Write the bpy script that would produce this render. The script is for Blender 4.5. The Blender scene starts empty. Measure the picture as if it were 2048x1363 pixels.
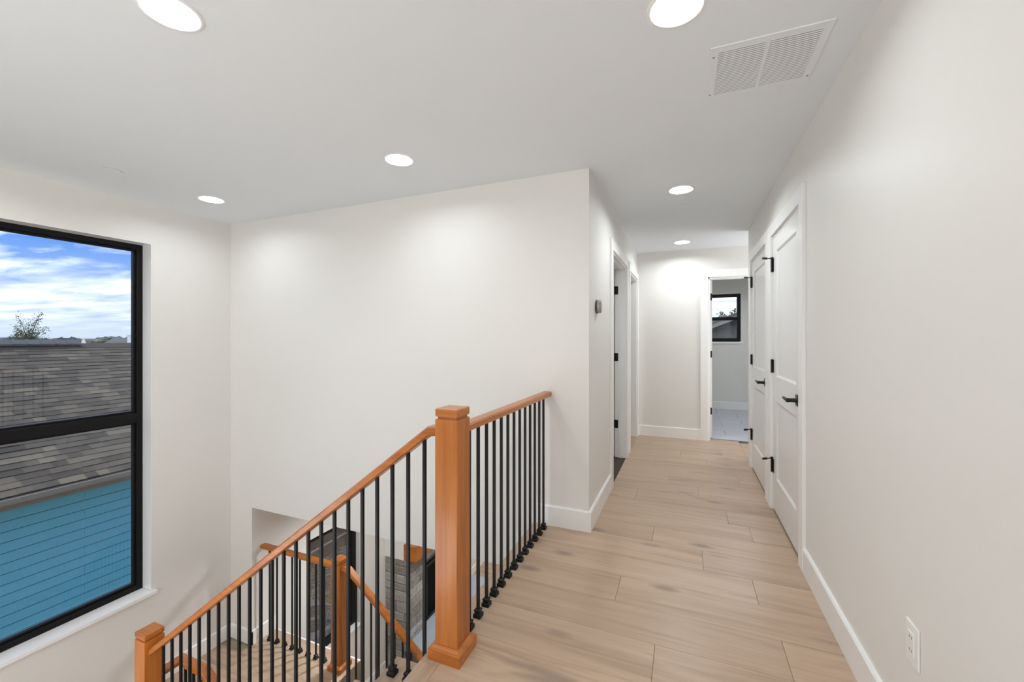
import bpy, bmesh, math, random
from mathutils import Vector, Matrix

random.seed(7)
S = bpy.context.scene
COL = S.collection
PI = math.pi

# ------------------------------------------------------------------ camera
F_PX, YAW, V0, CAM_H = 832.0, math.radians(22.656), 676.2, 1.30
cam = bpy.data.cameras.new('camera')
cam.sensor_width = 36.0
cam.lens = F_PX / 2048.0 * 36.0
cam.shift_y = -(681.5 - V0) / 2048.0
cam.clip_start, cam.clip_end = 0.05, 2000
cam_ob = bpy.data.objects.new('camera', cam)
cam_ob.location = (0, 0, CAM_H)
cam_ob.rotation_euler = (PI / 2, 0, YAW)
COL.objects.link(cam_ob)
S.camera = cam_ob

# ------------------------------------------------------------------ colour management
S.view_settings.view_transform = 'Standard'
S.view_settings.look = 'None'
S.view_settings.gamma = 1.0
S.view_settings.use_curve_mapping = False
S.view_settings.exposure = 0.0
cy = S.cycles
cy.use_denoising = True
cy.max_bounces = 10
cy.diffuse_bounces = 7
cy.glossy_bounces = 3
cy.transmission_bounces = 4
cy.transparent_max_bounces = 12
cy.sample_clamp_indirect = 4.0
cy.caustics_reflective = False
cy.caustics_refractive = False

LAMP = 130.0       # strength of every recessed lamp's lens
SKY = 2.4

# soft daylight from bright high cloud
sun = bpy.data.lights.new('sun', 'SUN'); sun.energy = 4.0; sun.angle = math.radians(90); sun.color = (1.0, 0.94, 0.85)
sun_ob = bpy.data.objects.new('sun', sun); COL.objects.link(sun_ob)
sun_ob.rotation_euler = Vector((-0.32, -0.45, 0.83)).to_track_quat('Z', 'Y').to_euler()
# added fill light behind the camera, aimed at the ceiling
al = bpy.data.lights.new('bounce_fill', 'AREA'); al.shape = 'DISK'; al.size = 1.2; al.energy = 52; al.color = (0.93, 0.98, 1.0)
al_ob = bpy.data.objects.new('bounce_fill', al); COL.objects.link(al_ob)
al_ob.location = (-1.5, -1.5, 0.9); al_ob.rotation_euler = (PI, 0, 0)
# added fill light at the rear wall, facing along the hall
wl = bpy.data.lights.new('loft_fill', 'AREA'); wl.shape = 'RECTANGLE'; wl.size = 3.6; wl.size_y = 1.6; wl.energy = 27; wl.color = (0.96, 0.985, 1.0)
wl_ob = bpy.data.objects.new('loft_fill', wl); COL.objects.link(wl_ob)
wl_ob.location = (-1.6, -2.95, 1.45); wl_ob.rotation_euler = (PI / 2, 0, 0)

# added fill lights, out of view, for the stairs and the hallway's end
def area_light(name, loc, rot, sx, sy, energy, col=(0.97, 0.985, 1.0)):
    d = bpy.data.lights.new(name, 'AREA'); d.shape = 'RECTANGLE'; d.size = sx; d.size_y = sy; d.energy = energy; d.color = col
    o = bpy.data.objects.new(name, d); COL.objects.link(o); o.location = loc; o.rotation_euler = rot
area_light('stair_fill', (-2.6, 0.215, -0.45), (PI / 2, 0, 0), 2.6, 0.8, 22)
area_light('recess_fill', (1.46, 5.45, 1.35), (PI / 2, 0, PI / 2), 0.7, 1.9, 11)

# ------------------------------------------------------------------ node helpers
def srgb(r, g, b):
    f = lambda c: (c / 12.92 if c <= 0.04045 else ((c + 0.055) / 1.055) ** 2.4)
    return (f(r / 255), f(g / 255), f(b / 255), 1.0)

class NT:
    def __init__(s, tree):
        s.t = tree; s.n = tree.nodes; s.l = tree.links
    def add(s, typ, **kw):
        nd = s.n.new(typ)
        for k, v in kw.items():
            setattr(nd, k, v)
        return nd
    def link(s, a, b):
        s.l.new(a, b)
    def math(s, op, a, b=None, c=None, clamp=False):
        nd = s.add('ShaderNodeMath', operation=op, use_clamp=clamp)
        for i, v in enumerate((a, b, c)):
            if v is None: continue
            if isinstance(v, (int, float)): nd.inputs[i].default_value = v
            else: s.link(v, nd.inputs[i])
        return nd.outputs[0]
    def mix(s, fac, a, b, blend='MIX'):
        nd = s.add('ShaderNodeMix', data_type='RGBA', blend_type=blend)
        for sock, v in ((nd.inputs[0], fac), (nd.inputs[6], a), (nd.inputs[7], b)):
            if isinstance(v, (int, float, tuple)): sock.default_value = v
            else: s.link(v, sock)
        return nd.outputs[2]
    def ramp(s, fac, stops):
        nd = s.add('ShaderNodeValToRGB')
        e = nd.color_ramp.elements
        while len(e) < len(stops): e.new(0.5)
        for el, (p, c) in zip(e, stops):
            el.position = p; el.color = c if isinstance(c, tuple) else (c, c, c, 1)
        s.link(fac, nd.inputs[0])
        return nd.outputs[0]
    def noise(s, vec, scale, detail=3.0, rough=0.5, dist=0.0):
        nd = s.add('ShaderNodeTexNoise')
        nd.inputs['Scale'].default_value = scale
        nd.inputs['Detail'].default_value = detail
        nd.inputs['Roughness'].default_value = rough
        nd.inputs['Distortion'].default_value = dist
        s.link(vec, nd.inputs['Vector'])
        return nd.outputs[0]
    def mapping(s, vec, scale=(1, 1, 1), loc=(0, 0, 0)):
        nd = s.add('ShaderNodeMapping')
        nd.inputs['Scale'].default_value = scale
        nd.inputs['Location'].default_value = loc
        s.link(vec, nd.inputs['Vector'])
        return nd.outputs[0]

MATS = {}
def new_mat(name):
    m = bpy.data.materials.new(name); m.use_nodes = True
    nt = NT(m.node_tree)
    b = nt.n['Principled BSDF']
    MATS[name] = m
    return m, nt, b

def setin(nt, sock, v):
    if isinstance(v, (int, float, tuple)): sock.default_value = v
    else: nt.link(v, sock)

def simple(name, col, rough=0.5, metal=0.0, spec=0.5, var=0.04, nscale=20.0, bump=0.0, bscale=200.0):
    m, nt, b = new_mat(name)
    tc = nt.add('ShaderNodeTexCoord').outputs['Object']
    n = nt.noise(tc, nscale, 3.0)
    c0 = tuple(max(0, x * (1 - var)) for x in col[:3]) + (1,)
    c1 = tuple(min(1, x * (1 + var)) for x in col[:3]) + (1,)
    setin(nt, b.inputs['Base Color'], nt.mix(n, c0, c1))
    b.inputs['Roughness'].default_value = rough
    b.inputs['Metallic'].default_value = metal
    b.inputs['Specular IOR Level'].default_value = spec
    if bump > 0:
        bn = nt.noise(tc, bscale, 2.0)
        bp = nt.add('ShaderNodeBump'); bp.inputs['Strength'].default_value = bump
        bp.inputs['Distance'].default_value = 0.002
        nt.link(bn, bp.inputs['Height']); nt.link(bp.outputs[0], b.inputs['Normal'])
    return m

def wood(name, axis, dark, mid, light, rough=0.35, per_obj=True, fine=55.0):
    """grain runs along `axis` (0,1,2) of the object's own coordinates"""
    m, nt, b = new_mat(name)
    tc = nt.add('ShaderNodeTexCoord').outputs['Object']
    oi = nt.add('ShaderNodeObjectInfo').outputs['Random']
    off = nt.add('ShaderNodeCombineXYZ')
    for i in range(3): nt.link(nt.math('MULTIPLY', oi, 37.0 + 11 * i), off.inputs[i])
    va = nt.add('ShaderNodeVectorMath', operation='ADD')
    nt.link(tc, va.inputs[0]); nt.link(off.outputs[0], va.inputs[1])
    sc = [fine] * 3; sc[axis] = fine * 0.045
    sc2 = [9.0] * 3; sc2[axis] = 0.8
    g = nt.noise(nt.mapping(va.outputs[0], tuple(sc)), 1.0, 4.0, 0.6, 0.3)
    w = nt.noise(nt.mapping(va.outputs[0], tuple(sc2)), 1.0, 3.0, 0.5, 0.8)
    f = nt.math('ADD', nt.math('MULTIPLY', g, 0.5), nt.math('MULTIPLY', w, 0.5))
    c = nt.ramp(f, [(0.30, dark), (0.5, mid), (0.70, light)])
    setin(nt, b.inputs['Base Color'], c)
    b.inputs['Roughness'].default_value = rough
    b.inputs['Specular IOR Level'].default_value = 0.45
    b.inputs['Coat Weight'].default_value = 0.22
    b.inputs['Coat Roughness'].default_value = 0.14
    return m

# paints
M_wall = simple('wall_paint', (0.80, 0.785, 0.755), 0.45, spec=0.35, var=0.012, nscale=1.5, bump=0.06, bscale=350)
M_ceil = simple('ceiling_paint', (0.83, 0.87, 0.91), 0.8, spec=0.2, var=0.01, nscale=1.5, bump=0.05, bscale=300)
M_trim = simple('trim_paint', (0.89, 0.89, 0.885), 0.3, spec=0.45, var=0.008, nscale=3)
M_door = simple('door_paint', (0.80, 0.80, 0.80), 0.25, spec=0.5, var=0.008, nscale=3)
M_black = simple('black_metal', (0.006, 0.006, 0.0065), 0.42, spec=0.35, var=0.2, nscale=30)
M_iron = simple('iron_black', (0.006, 0.007, 0.009), 0.45, spec=0.28, var=0.2, nscale=40)
M_winframe = simple('window_frame_black', (0.004, 0.004, 0.0045), 0.5, spec=0.25, var=0.2, nscale=10)
M_plate = simple('white_plastic', (0.84, 0.835, 0.82), 0.35, spec=0.5, var=0.01, nscale=10)
M_can = simple('lamp_white', (0.9, 0.9, 0.89), 0.45, spec=0.3, var=0.01, nscale=10)
M_grille = simple('grille_white', (0.84, 0.87, 0.90), 0.5, spec=0.3, var=0.01, nscale=10)
M_screw = simple('screw_steel', (0.35, 0.35, 0.34), 0.4, metal=0.8, var=0.1, nscale=100)
M_slot = simple('slot_dark', (0.05, 0.05, 0.05), 0.6, var=0.1, nscale=50)
M_bronze = simple('thermostat_metal', (0.42, 0.40, 0.36), 0.25, metal=0.7, var=0.05, nscale=40)
M_dark = simple('thermostat_base', (0.06, 0.05, 0.045), 0.5, var=0.1, nscale=40)
M_tglass = simple('thermostat_face', (0.24, 0.22, 0.19), 0.15, spec=0.6, var=0.05, nscale=40)
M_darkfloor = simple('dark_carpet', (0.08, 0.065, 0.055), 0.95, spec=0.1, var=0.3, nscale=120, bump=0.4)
M_hearth = simple('hearth_slab', (0.36, 0.40, 0.45), 0.6, var=0.12, nscale=6)
M_firebox = simple('firebox_black', (0.003, 0.003, 0.003), 0.7, spec=0.1, var=0.2, nscale=10)
M_mortar = simple('mortar', (0.16, 0.15, 0.14), 0.9, var=0.2, nscale=40)
M_rubber = simple('rubber_black', (0.01, 0.01, 0.01), 0.7, var=0.2, nscale=40)
M_under = simple('subfloor', (0.35, 0.28, 0.2), 0.8, var=0.1, nscale=10)
# woods: orange-brown fir for posts and rails
FD, FM, FL = srgb(142, 78, 26), srgb(180, 106, 42), srgb(198, 126, 58)
M_woodX = wood('fir_along_x', 0, FD, FM, FL, 0.33)
M_woodY = wood('fir_along_y', 1, FD, FM, FL, 0.33)
M_woodZ = wood('fir_along_z', 2, FD, FM, FL, 0.33)

def make_plank_mat(name, axis):
    m, nt, b = new_mat(name)
    tc = nt.add('ShaderNodeTexCoord').outputs['Object']
    oi = nt.add('ShaderNodeObjectInfo').outputs['Random']
    off = nt.add('ShaderNodeCombineXYZ')
    for i in range(3): nt.link(nt.math('MULTIPLY', oi, 53.0 + 17 * i), off.inputs[i])
    va = nt.add('ShaderNodeVectorMath', operation='ADD')
    nt.link(tc, va.inputs[0]); nt.link(off.outputs[0], va.inputs[1])
    v = va.outputs[0]
    def st(a, o):
        r = [o] * 3; r[axis] = a
        return tuple(r)
    g = nt.noise(nt.mapping(v, st(2.2, 70)), 1.0, 4.0, 0.6, 0.4)
    w = nt.noise(nt.mapping(v, st(0.9, 9)), 1.0, 3.0, 0.55, 1.2)
    f = nt.math('ADD', nt.math('MULTIPLY', g, 0.35), nt.math('MULTIPLY', w, 0.65))
    c = nt.ramp(f, [(0.30, (0.36, 0.250, 0.172, 1)), (0.5, (0.480, 0.345, 0.245, 1)), (0.72, (0.56, 0.425, 0.320, 1))])
    # knots and mineral streaks
    k = nt.noise(nt.mapping(v, st(1.7, 8.5)), 1.0, 2.0, 0.5, 0.5)
    ks = nt.ramp(k, [(0.62, 0.0), (0.78, 1.0)])
    c = nt.mix(nt.math('MULTIPLY', ks, 0.65), c, (0.22, 0.16, 0.13, 1))
    vo = nt.add('ShaderNodeTexVoronoi'); vo.inputs['Scale'].default_value = 1.0
    nt.link(nt.mapping(v, st(1.6, 4.0)), vo.inputs['Vector'])
    kn = nt.ramp(vo.outputs['Distance'], [(0.035, 1.0), (0.15, 0.0)])
    c = nt.mix(nt.math('MULTIPLY', kn, 0.75), c, (0.20, 0.15, 0.13, 1))
    tone = nt.ramp(oi, [(0.0, (0.93, 0.92, 0.91, 1)), (0.5, (1.0, 1.0, 1.0, 1)), (1.0, (1.05, 1.04, 1.03, 1))])
    c = nt.mix(1.0, c, tone, 'MULTIPLY')
    setin(nt, b.inputs['Base Color'], c)
    setin(nt, b.inputs['Roughness'], nt.math('ADD', nt.math('MULTIPLY', g, 0.12), 0.27))
    b.inputs['Specular IOR Level'].default_value = 0.4
    bp = nt.add('ShaderNodeBump'); bp.inputs['Strength'].default_value = 0.08; bp.inputs['Distance'].default_value = 0.001
    nt.link(g, bp.inputs['Height']); nt.link(bp.outputs[0], b.inputs['Normal'])
    return m
M_plankX = make_plank_mat('oak_plank_x', 0)
M_plankY = make_plank_mat('oak_plank_y', 1)

def rand_mat(name, stops, rough=0.9, island=False, nscale=60.0, namp=0.12, bump=0.2):
    m, nt, b = new_mat(name)
    if island: r = nt.add('ShaderNodeNewGeometry').outputs['Random Per Island']
    else: r = nt.add('ShaderNodeObjectInfo').outputs['Random']
    c = nt.ramp(r, stops)
    tc = nt.add('ShaderNodeTexCoord').outputs['Object']
    n = nt.noise(tc, nscale, 4.0, 0.65)
    k = nt.ramp(n, [(0.25, 1 - namp * 2), (0.75, 1 + namp)])
    c = nt.mix(1.0, c, k, 'MULTIPLY')
    setin(nt, b.inputs['Base Color'], c)
    b.inputs['Roughness'].default_value = rough
    b.inputs['Specular IOR Level'].default_value = 0.2
    bp = nt.add('ShaderNodeBump'); bp.inputs['Strength'].default_value = bump; bp.inputs['Distance'].default_value = 0.01
    nt.link(n, bp.inputs['Height']); nt.link(bp.outputs[0], b.inputs['Normal'])
    return m
SH = [(0.0, (0.066, 0.059, 0.050, 1)), (0.35, (0.090, 0.080, 0.065, 1)), (0.7, (0.108, 0.096, 0.076, 1)), (0.88, (0.135, 0.119, 0.091, 1)), (1.0, (0.172, 0.151, 0.113, 1))]
M_shingle = rand_mat('asphalt_shingle', SH)
M_shingle_s = rand_mat('asphalt_shingle_field', SH, island=True)
ST = [(0.0, (0.27, 0.25, 0.22, 1)), (0.4, (0.36, 0.34, 0.31, 1)), (0.75, (0.44, 0.43, 0.42, 1)), (1.0, (0.50, 0.53, 0.56, 1))]
M_stone = rand_mat('split_stone', ST, nscale=25, namp=0.2, bump=0.5)
M_siding = simple('blue_siding', (0.15, 0.52, 0.67), 0.6, spec=0.3, var=0.05, nscale=4)
M_sheath = simple('wall_sheathing', (0.03, 0.035, 0.04), 0.9, var=0.1)
M_gutter = simple('gutter_paint', (0.31, 0.285, 0.25), 0.4, spec=0.4, var=0.03, nscale=6)
M_fascia = simple('fascia_paint', (0.23, 0.19, 0.15), 0.6, var=0.05, nscale=6)
M_ridge = simple('ridge_shingle', (0.085, 0.088, 0.095), 0.9, var=0.15, nscale=40)
M_roofdeck = simple('roof_deck', (0.08, 0.08, 0.08), 0.95, var=0.1, nscale=20)
M_greywall = simple('grey_siding', (0.11, 0.107, 0.10), 0.7, var=0.05, nscale=6)
M_greyroof = simple('grey_roof', (0.11, 0.108, 0.10), 0.9, var=0.2, nscale=20)
M_whitewall = simple('far_white_wall', (0.75, 0.76, 0.78), 0.7, var=0.05, nscale=2)
M_farroof = simple('far_dark_roof', (0.09, 0.09, 0.095), 0.9, var=0.15, nscale=6)
M_bark = simple('bark', (0.10, 0.085, 0.06), 0.9, var=0.3, nscale=20)
M_leaf = rand_mat('leaves', [(0.0, (0.05, 0.075, 0.03, 1)), (0.6, (0.09, 0.12, 0.045, 1)), (1.0, (0.17, 0.18, 0.06, 1))], island=True)
M_farleaf = rand_mat('distant_foliage', [(0.0, (0.07, 0.10, 0.085, 1)), (0.6, (0.10, 0.125, 0.10, 1)), (1.0, (0.17, 0.18, 0.11, 1))], island=True, nscale=0.5)  # distance haze is mixed into the leaf colours
M_grass = simple('grass_ground', (0.12, 0.14, 0.07), 0.95, var=0.4, nscale=0.3)
M_moss = simple('mossy_soil', (0.19, 0.15, 0.06), 0.95, var=0.5, nscale=14, bump=0.5, bscale=60)
M_mulch = simple('bark_mulch', (0.10, 0.08, 0.062), 0.95, var=0.5, nscale=25, bump=0.6, bscale=80)
M_kerb = simple('white_pipe', (0.62, 0.62, 0.60), 0.5, var=0.04, nscale=20)
M_acbody = simple('condenser_dark', (0.035, 0.038, 0.042), 0.4, spec=0.5, var=0.1, nscale=20)
M_actop = simple('condenser_top', (0.26, 0.285, 0.31), 0.35, spec=0.5, var=0.06, nscale=20)

# gravel: stone-sized cells with their own tone
m, nt, b = new_mat('gravel')
tc = nt.add('ShaderNodeTexCoord').outputs['Object']
vo = nt.add('ShaderNodeTexVoronoi'); vo.inputs['Scale'].default_value = 24.0
nt.link(tc, vo.inputs['Vector'])
bw = nt.add('ShaderNodeRGBToBW'); nt.link(vo.outputs['Color'], bw.inputs[0])
setin(nt, b.inputs['Base Color'], nt.mix(1.0, nt.ramp(bw.outputs[0], [(0.2, (0.13, 0.135, 0.115, 1)), (0.6, (0.31, 0.31, 0.27, 1)), (0.9, (0.56, 0.56, 0.50, 1))]),
      nt.ramp(vo.outputs['Distance'], [(0.25, 1.0), (0.75, 0.35)]), 'MULTIPLY'))
b.inputs['Roughness'].default_value = 0.95
bp = nt.add('ShaderNodeBump'); bp.inputs['Strength'].default_value = 0.8; bp.inputs['Distance'].default_value = 0.02; bp.invert = True
nt.link(vo.outputs['Distance'], bp.inputs['Height']); nt.link(bp.outputs[0], b.inputs['Normal'])
M_gravel = m

M_woodloft = simple('loft_floor', (0.50, 0.40, 0.31), 0.4, var=0.05)
# bathroom tile
M_tile = simple('grey_floor_tile', (0.60, 0.62, 0.68), 0.35, spec=0.45, var=0.05, nscale=5)
M_grout = simple('tile_grout', (0.50, 0.52, 0.57), 0.9, var=0.05, nscale=30)

# window glass: clear with a Fresnel reflection
m, nt, b = new_mat('window_glass')
nt.n.remove(b)
out = nt.n['Material Output']
tr = nt.add('ShaderNodeBsdfTransparent'); tr.inputs[0].default_value = (0.97, 0.985, 0.98, 1)
gl = nt.add('ShaderNodeBsdfGlossy'); gl.inputs['Roughness'].default_value = 0.01
fr = nt.add('ShaderNodeFresnel'); fr.inputs[0].default_value = 1.45
mx = nt.add('ShaderNodeMixShader')
nt.link(nt.math('MULTIPLY', fr.outputs[0], 0.8), mx.inputs[0]); nt.link(tr.outputs[0], mx.inputs[1]); nt.link(gl.outputs[0], mx.inputs[2])
nt.link(mx.outputs[0], out.inputs[0])
M_glass = m

# lamp lens (gives off light)
def lens_mat(name, strength):
    m, nt, b = new_mat(name)
    b.inputs['Base Color'].default_value = (0.9, 0.9, 0.9, 1)
    b.inputs['Emission Color'].default_value = (0.94, 0.985, 1.0, 1)
    b.inputs['Emission Strength'].default_value = strength
    return m
M_lens = lens_mat('lamp_lens', LAMP)
M_lens_low = lens_mat('lamp_lens_lower', LAMP * 5.0)
M_lens_bath = lens_mat('lamp_lens_bath', LAMP * 2.7)
M_lens_hall = lens_mat('lamp_lens_hall', LAMP * 2.05)

# ------------------------------------------------------------------ sky
wd = bpy.data.worlds.new('sky'); wd.use_nodes = True; S.world = wd
nt = NT(wd.node_tree)
bg = nt.n['Background']
tc = nt.add('ShaderNodeTexCoord').outputs['Generated']
sx = nt.add('ShaderNodeSeparateXYZ'); nt.link(tc, sx.inputs[0])
z = nt.math('MAXIMUM', sx.outputs[2], 0.0)
dim = lambda c: tuple(v / 1.5 for v in c[:3]) + (1,)
blue = nt.ramp(z, [(0.0, dim(srgb(176, 192, 220))), (0.09, dim(srgb(138, 166, 214))), (0.17, dim(srgb(76, 128, 208))), (0.6, dim(srgb(62, 108, 190)))])
den = nt.math('ADD', z, 0.05)
px = nt.math('DIVIDE', sx.outputs[0], den); py = nt.math('DIVIDE', sx.outputs[1], den)
cv = nt.add('ShaderNodeCombineXYZ'); nt.link(px, cv.inputs[0]); nt.link(py, cv.inputs[1])
cl = nt.noise(nt.mapping(cv.outputs[0], (0.75, 1.6, 1.0), (3.1, 7.4, 0)), 1.0, 7.0, 0.55, 0.25)
low_s = nt.ramp(z, [(0.0, 0.21), (0.082, 0.19), (0.112, 0.03), (0.30, 0.02), (1.0, 0.06)])
cov = nt.ramp(nt.math('ADD', cl, low_s), [(0.49, 0.0), (0.78, 1.0)])
cloud = nt.ramp(nt.noise(nt.mapping(cv.outputs[0], (0.5, 0.7, 1), (9, 2, 0)), 1.0, 5.0), [(0.32, (0.36, 0.40, 0.46, 1)), (0.62, (1.05, 1.05, 1.05, 1))])
cloud = nt.mix(nt.ramp(z, [(0.0, 1.0), (0.03, 0.85), (0.105, 0.0)]), cloud, (0.30, 0.35, 0.425, 1))
sky = nt.mix(cov, blue, cloud)
nt.link(sky, bg.inputs[0]); bg.inputs[1].default_value = SKY

# ------------------------------------------------------------------ mesh helpers
ORIG = {}
def tag(o, label=None, cat=None, group=None, kind=None):
    if label: o['label'] = label
    if cat: o['category'] = cat
    if group: o['group'] = group
    if kind: o['kind'] = kind
    return o

def empty(name, loc=(0, 0, 0), parent=None, label=None, cat=None, group=None, kind=None):
    o = bpy.data.objects.new(name, None)
    o.empty_display_size = 0.1
    COL.objects.link(o)
    loc = Vector(loc)
    ORIG[o.name] = loc
    if parent is not None:
        o.parent = parent; o.location = loc - ORIG[parent.name]
    else: o.location = loc
    return tag(o, label, cat, group, kind)

class MB:
    def __init__(s): s.v = []; s.f = []
    def addv(s, pts, faces):
        b = len(s.v); s.v += [tuple(p) for p in pts]
        s.f += [tuple(b + i for i in f) for f in faces]
        return s
    def box(s, x0, x1, y0, y1, z0, z1):
        if x0 > x1: x0, x1 = x1, x0
        if y0 > y1: y0, y1 = y1, y0
        if z0 > z1: z0, z1 = z1, z0
        p = [(x0, y0, z0), (x1, y0, z0), (x1, y1, z0), (x0, y1, z0), (x0, y0, z1), (x1, y0, z1), (x1, y1, z1), (x0, y1, z1)]
        return s.addv(p, [(0, 3, 2, 1), (4, 5, 6, 7), (0, 1, 5, 4), (1, 2, 6, 5), (2, 3, 7, 6), (3, 0, 4, 7)])
    def prism(s, poly, axis, a, b):
        """extrude a 2-D polygon along an axis; for axis 0 the polygon is (y,z), 1: (x,z), 2: (x,y)"""
        def P(q, t):
            return (t, q[0], q[1]) if axis == 0 else ((q[0], t, q[1]) if axis == 1 else (q[0], q[1], t))
        n = len(poly)
        pts = [P(q, a) for q in poly] + [P(q, b) for q in poly]
        fs = [tuple(range(n)), tuple(range(2 * n - 1, n - 1, -1))]
        fs += [(i, i + n, (i + 1) % n + n, (i + 1) % n) for i in range(n)]
        return s.addv(pts, fs)
    def lathe(s, prof, c=(0, 0, 0), axis=2, n=32, caps=True):
        """prof: list of (radius, height) along axis"""
        pts = []
        for r, h in prof:
            for i in range(n):
                a = 2 * PI * i / n
                u, v = r * math.cos(a), r * math.sin(a)
                q = (u, v, h) if axis == 2 else ((h, u, v) if axis == 0 else (u, h, v))
                pts.append((q[0] + c[0], q[1] + c[1], q[2] + c[2]))
        fs = []
        for k in range(len(prof) - 1):
            for i in range(n):
                j = (i + 1) % n
                fs.append((k * n + i, k * n + j, (k + 1) * n + j, (k + 1) * n + i))
        if caps:
            fs.append(tuple(range(n - 1, -1, -1)))
            fs.append(tuple((len(prof) - 1) * n + i for i in range(n)))
        return s.addv(pts, fs)
    def tube(s, path, r, n=8):
        """round tube through points with parallel-ish frames"""
        path = [Vector(p) for p in path]
        rr = r if isinstance(r, (list, tuple)) else [r] * len(path)
        pts = []
        up = Vector((0, 0, 1))
        for i, p in enumerate(path):
            d = (path[min(i + 1, len(path) - 1)] - path[max(i - 1, 0)]).normalized()
            a = d.cross(up)
            if a.length < 0.05: a = d.cross(Vector((1, 0, 0)))
            a.normalize(); b2 = d.cross(a)
            for k in range(n):
                t = 2 * PI * k / n
                pts.append(p + (a * math.cos(t) + b2 * math.sin(t)) * rr[i])
        fs = []
        for k in range(len(path) - 1):
            for i in range(n):
                j = (i + 1) % n
                fs.append((k * n + i, k * n + j, (k + 1) * n + j, (k + 1) * n + i))
        fs.append(tuple(range(n - 1, -1, -1)))
        fs.append(tuple((len(path) - 1) * n + i for i in range(n)))
        return s.addv(pts, fs)
    def mesh(s, name, mat, origin, smooth=False):
        me = bpy.data.meshes.new(name)
        o = Vector(origin)
        me.from_pydata([tuple(Vector(p) - o) for p in s.v], [], s.f)
        bm = bmesh.new(); bm.from_mesh(me)
        bmesh.ops.recalc_face_normals(bm, faces=bm.faces)
        bm.to_mesh(me); bm.free()
        if mat: me.materials.append(mat)
        if smooth:
            for p in me.polygons: p.use_smooth = True
        return me
    def build(s, name, mat, parent=None, origin=None, bevel=0.0, seg=2, smooth=False, **tags):
        if origin is None:
            origin = ORIG[parent.name] if parent is not None else s.v[0]
        origin = Vector(origin)
        me = s.mesh(name, mat, origin, smooth)
        o = bpy.data.objects.new(name, me)
        COL.objects.link(o)
        ORIG[o.name] = origin
        if parent is not None:
            o.parent = parent; o.location = origin - ORIG[parent.name]
        else: o.location = origin
        if bevel > 0:
            md = o.modifiers.new('bevel', 'BEVEL'); md.width = bevel; md.segments = seg; md.limit_method = 'ANGLE'; md.angle_limit = math.radians(40)
        if smooth:
            try:
                me.set_sharp_from_angle(angle=math.radians(35))
            except Exception: pass
        return tag(o, tags.get('label'), tags.get('cat'), tags.get('group'), tags.get('kind'))

def B(*a): return MB().box(*a)

def put(me, name, origin, parent=None):
    """an object sharing mesh data"""
    o = bpy.data.objects.new(name, me); COL.objects.link(o)
    origin = Vector(origin); ORIG[o.name] = origin
    if parent is not None:
        o.parent = parent; o.location = origin - ORIG[parent.name]
    else: o.location = origin
    return o

def grid_wall(axis, t0, t1, u0, u1, v0, v1, holes=()):
    """wall slab with rectangular holes; axis is its thickness axis; (u,v) are the other two axes in order"""
    us = sorted({u0, u1} | {h[i] for h in holes for i in (0, 1) if u0 < h[i] < u1})
    vs = sorted({v0, v1} | {h[i] for h in holes for i in (2, 3) if v0 < h[i] < v1})
    def solid(i, j):
        if i < 0 or j < 0 or i >= len(us) - 1 or j >= len(vs) - 1: return False
        cu, cv = (us[i] + us[i + 1]) / 2, (vs[j] + vs[j + 1]) / 2
        return not any(h[0] < cu < h[1] and h[2] < cv < h[3] for h in holes)
    def P(t, u, v):
        return (t, u, v) if axis == 0 else ((u, t, v) if axis == 1 else (u, v, t))
    mb = MB()
    q = lambda a: mb.addv(a, [(0, 1, 2, 3)])
    for i in range(len(us) - 1):
        for j in range(len(vs) - 1):
            if not solid(i, j): continue
            a, b_, c, d = us[i], us[i + 1], vs[j], vs[j + 1]
            for t in (t0, t1): q([P(t, a, c), P(t, b_, c), P(t, b_, d), P(t, a, d)])
            if not solid(i - 1, j): q([P(t0, a, c), P(t1, a, c), P(t1, a, d), P(t0, a, d)])
            if not solid(i + 1, j): q([P(t0, b_, c), P(t1, b_, c), P(t1, b_, d), P(t0, b_, d)])
            if not solid(i, j - 1): q([P(t0, a, c), P(t1, a, c), P(t1, b_, c), P(t0, b_, c)])
            if not solid(i, j + 1): q([P(t0, a, d), P(t1, a, d), P(t1, b_, d), P(t0, b_, d)])
    return mb

def weld(o):
    bm = bmesh.new(); bm.from_mesh(o.data)
    bmesh.ops.remove_doubles(bm, verts=bm.verts, dist=1e-5)
    bmesh.ops.recalc_face_normals(bm, faces=bm.faces)
    bm.to_mesh(o.data); bm.free()
    return o

def struct(mb, name, mat, label, cat, **kw):
    return tag(mb.build(name, mat, **kw), label, cat, kind='structure')

# ------------------------------------------------------------------ layout (metres; hall runs along +Y, stair along -X)
H = 2.445                    # ceiling
XR = 0.615                   # right wall face
XW = -4.235                  # window wall face (stair)
XL = -3.926                  # window wall face (living room below)
YB = 2.783                   # back wall of the stairwell
XH = -0.600                  # hall's left wall face
YE = 5.84                    # hall's end wall
ZM = -3.393                  # main floor below
ZL = -1.700                  # stair landing
RISE = 1.70 / 9
RUN = 0.254
XN = -0.996                  # nosing of the upper floor
ZC = -0.36                   # header / ceiling below
YN = 0.20                    # near wall of the stairwell

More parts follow.
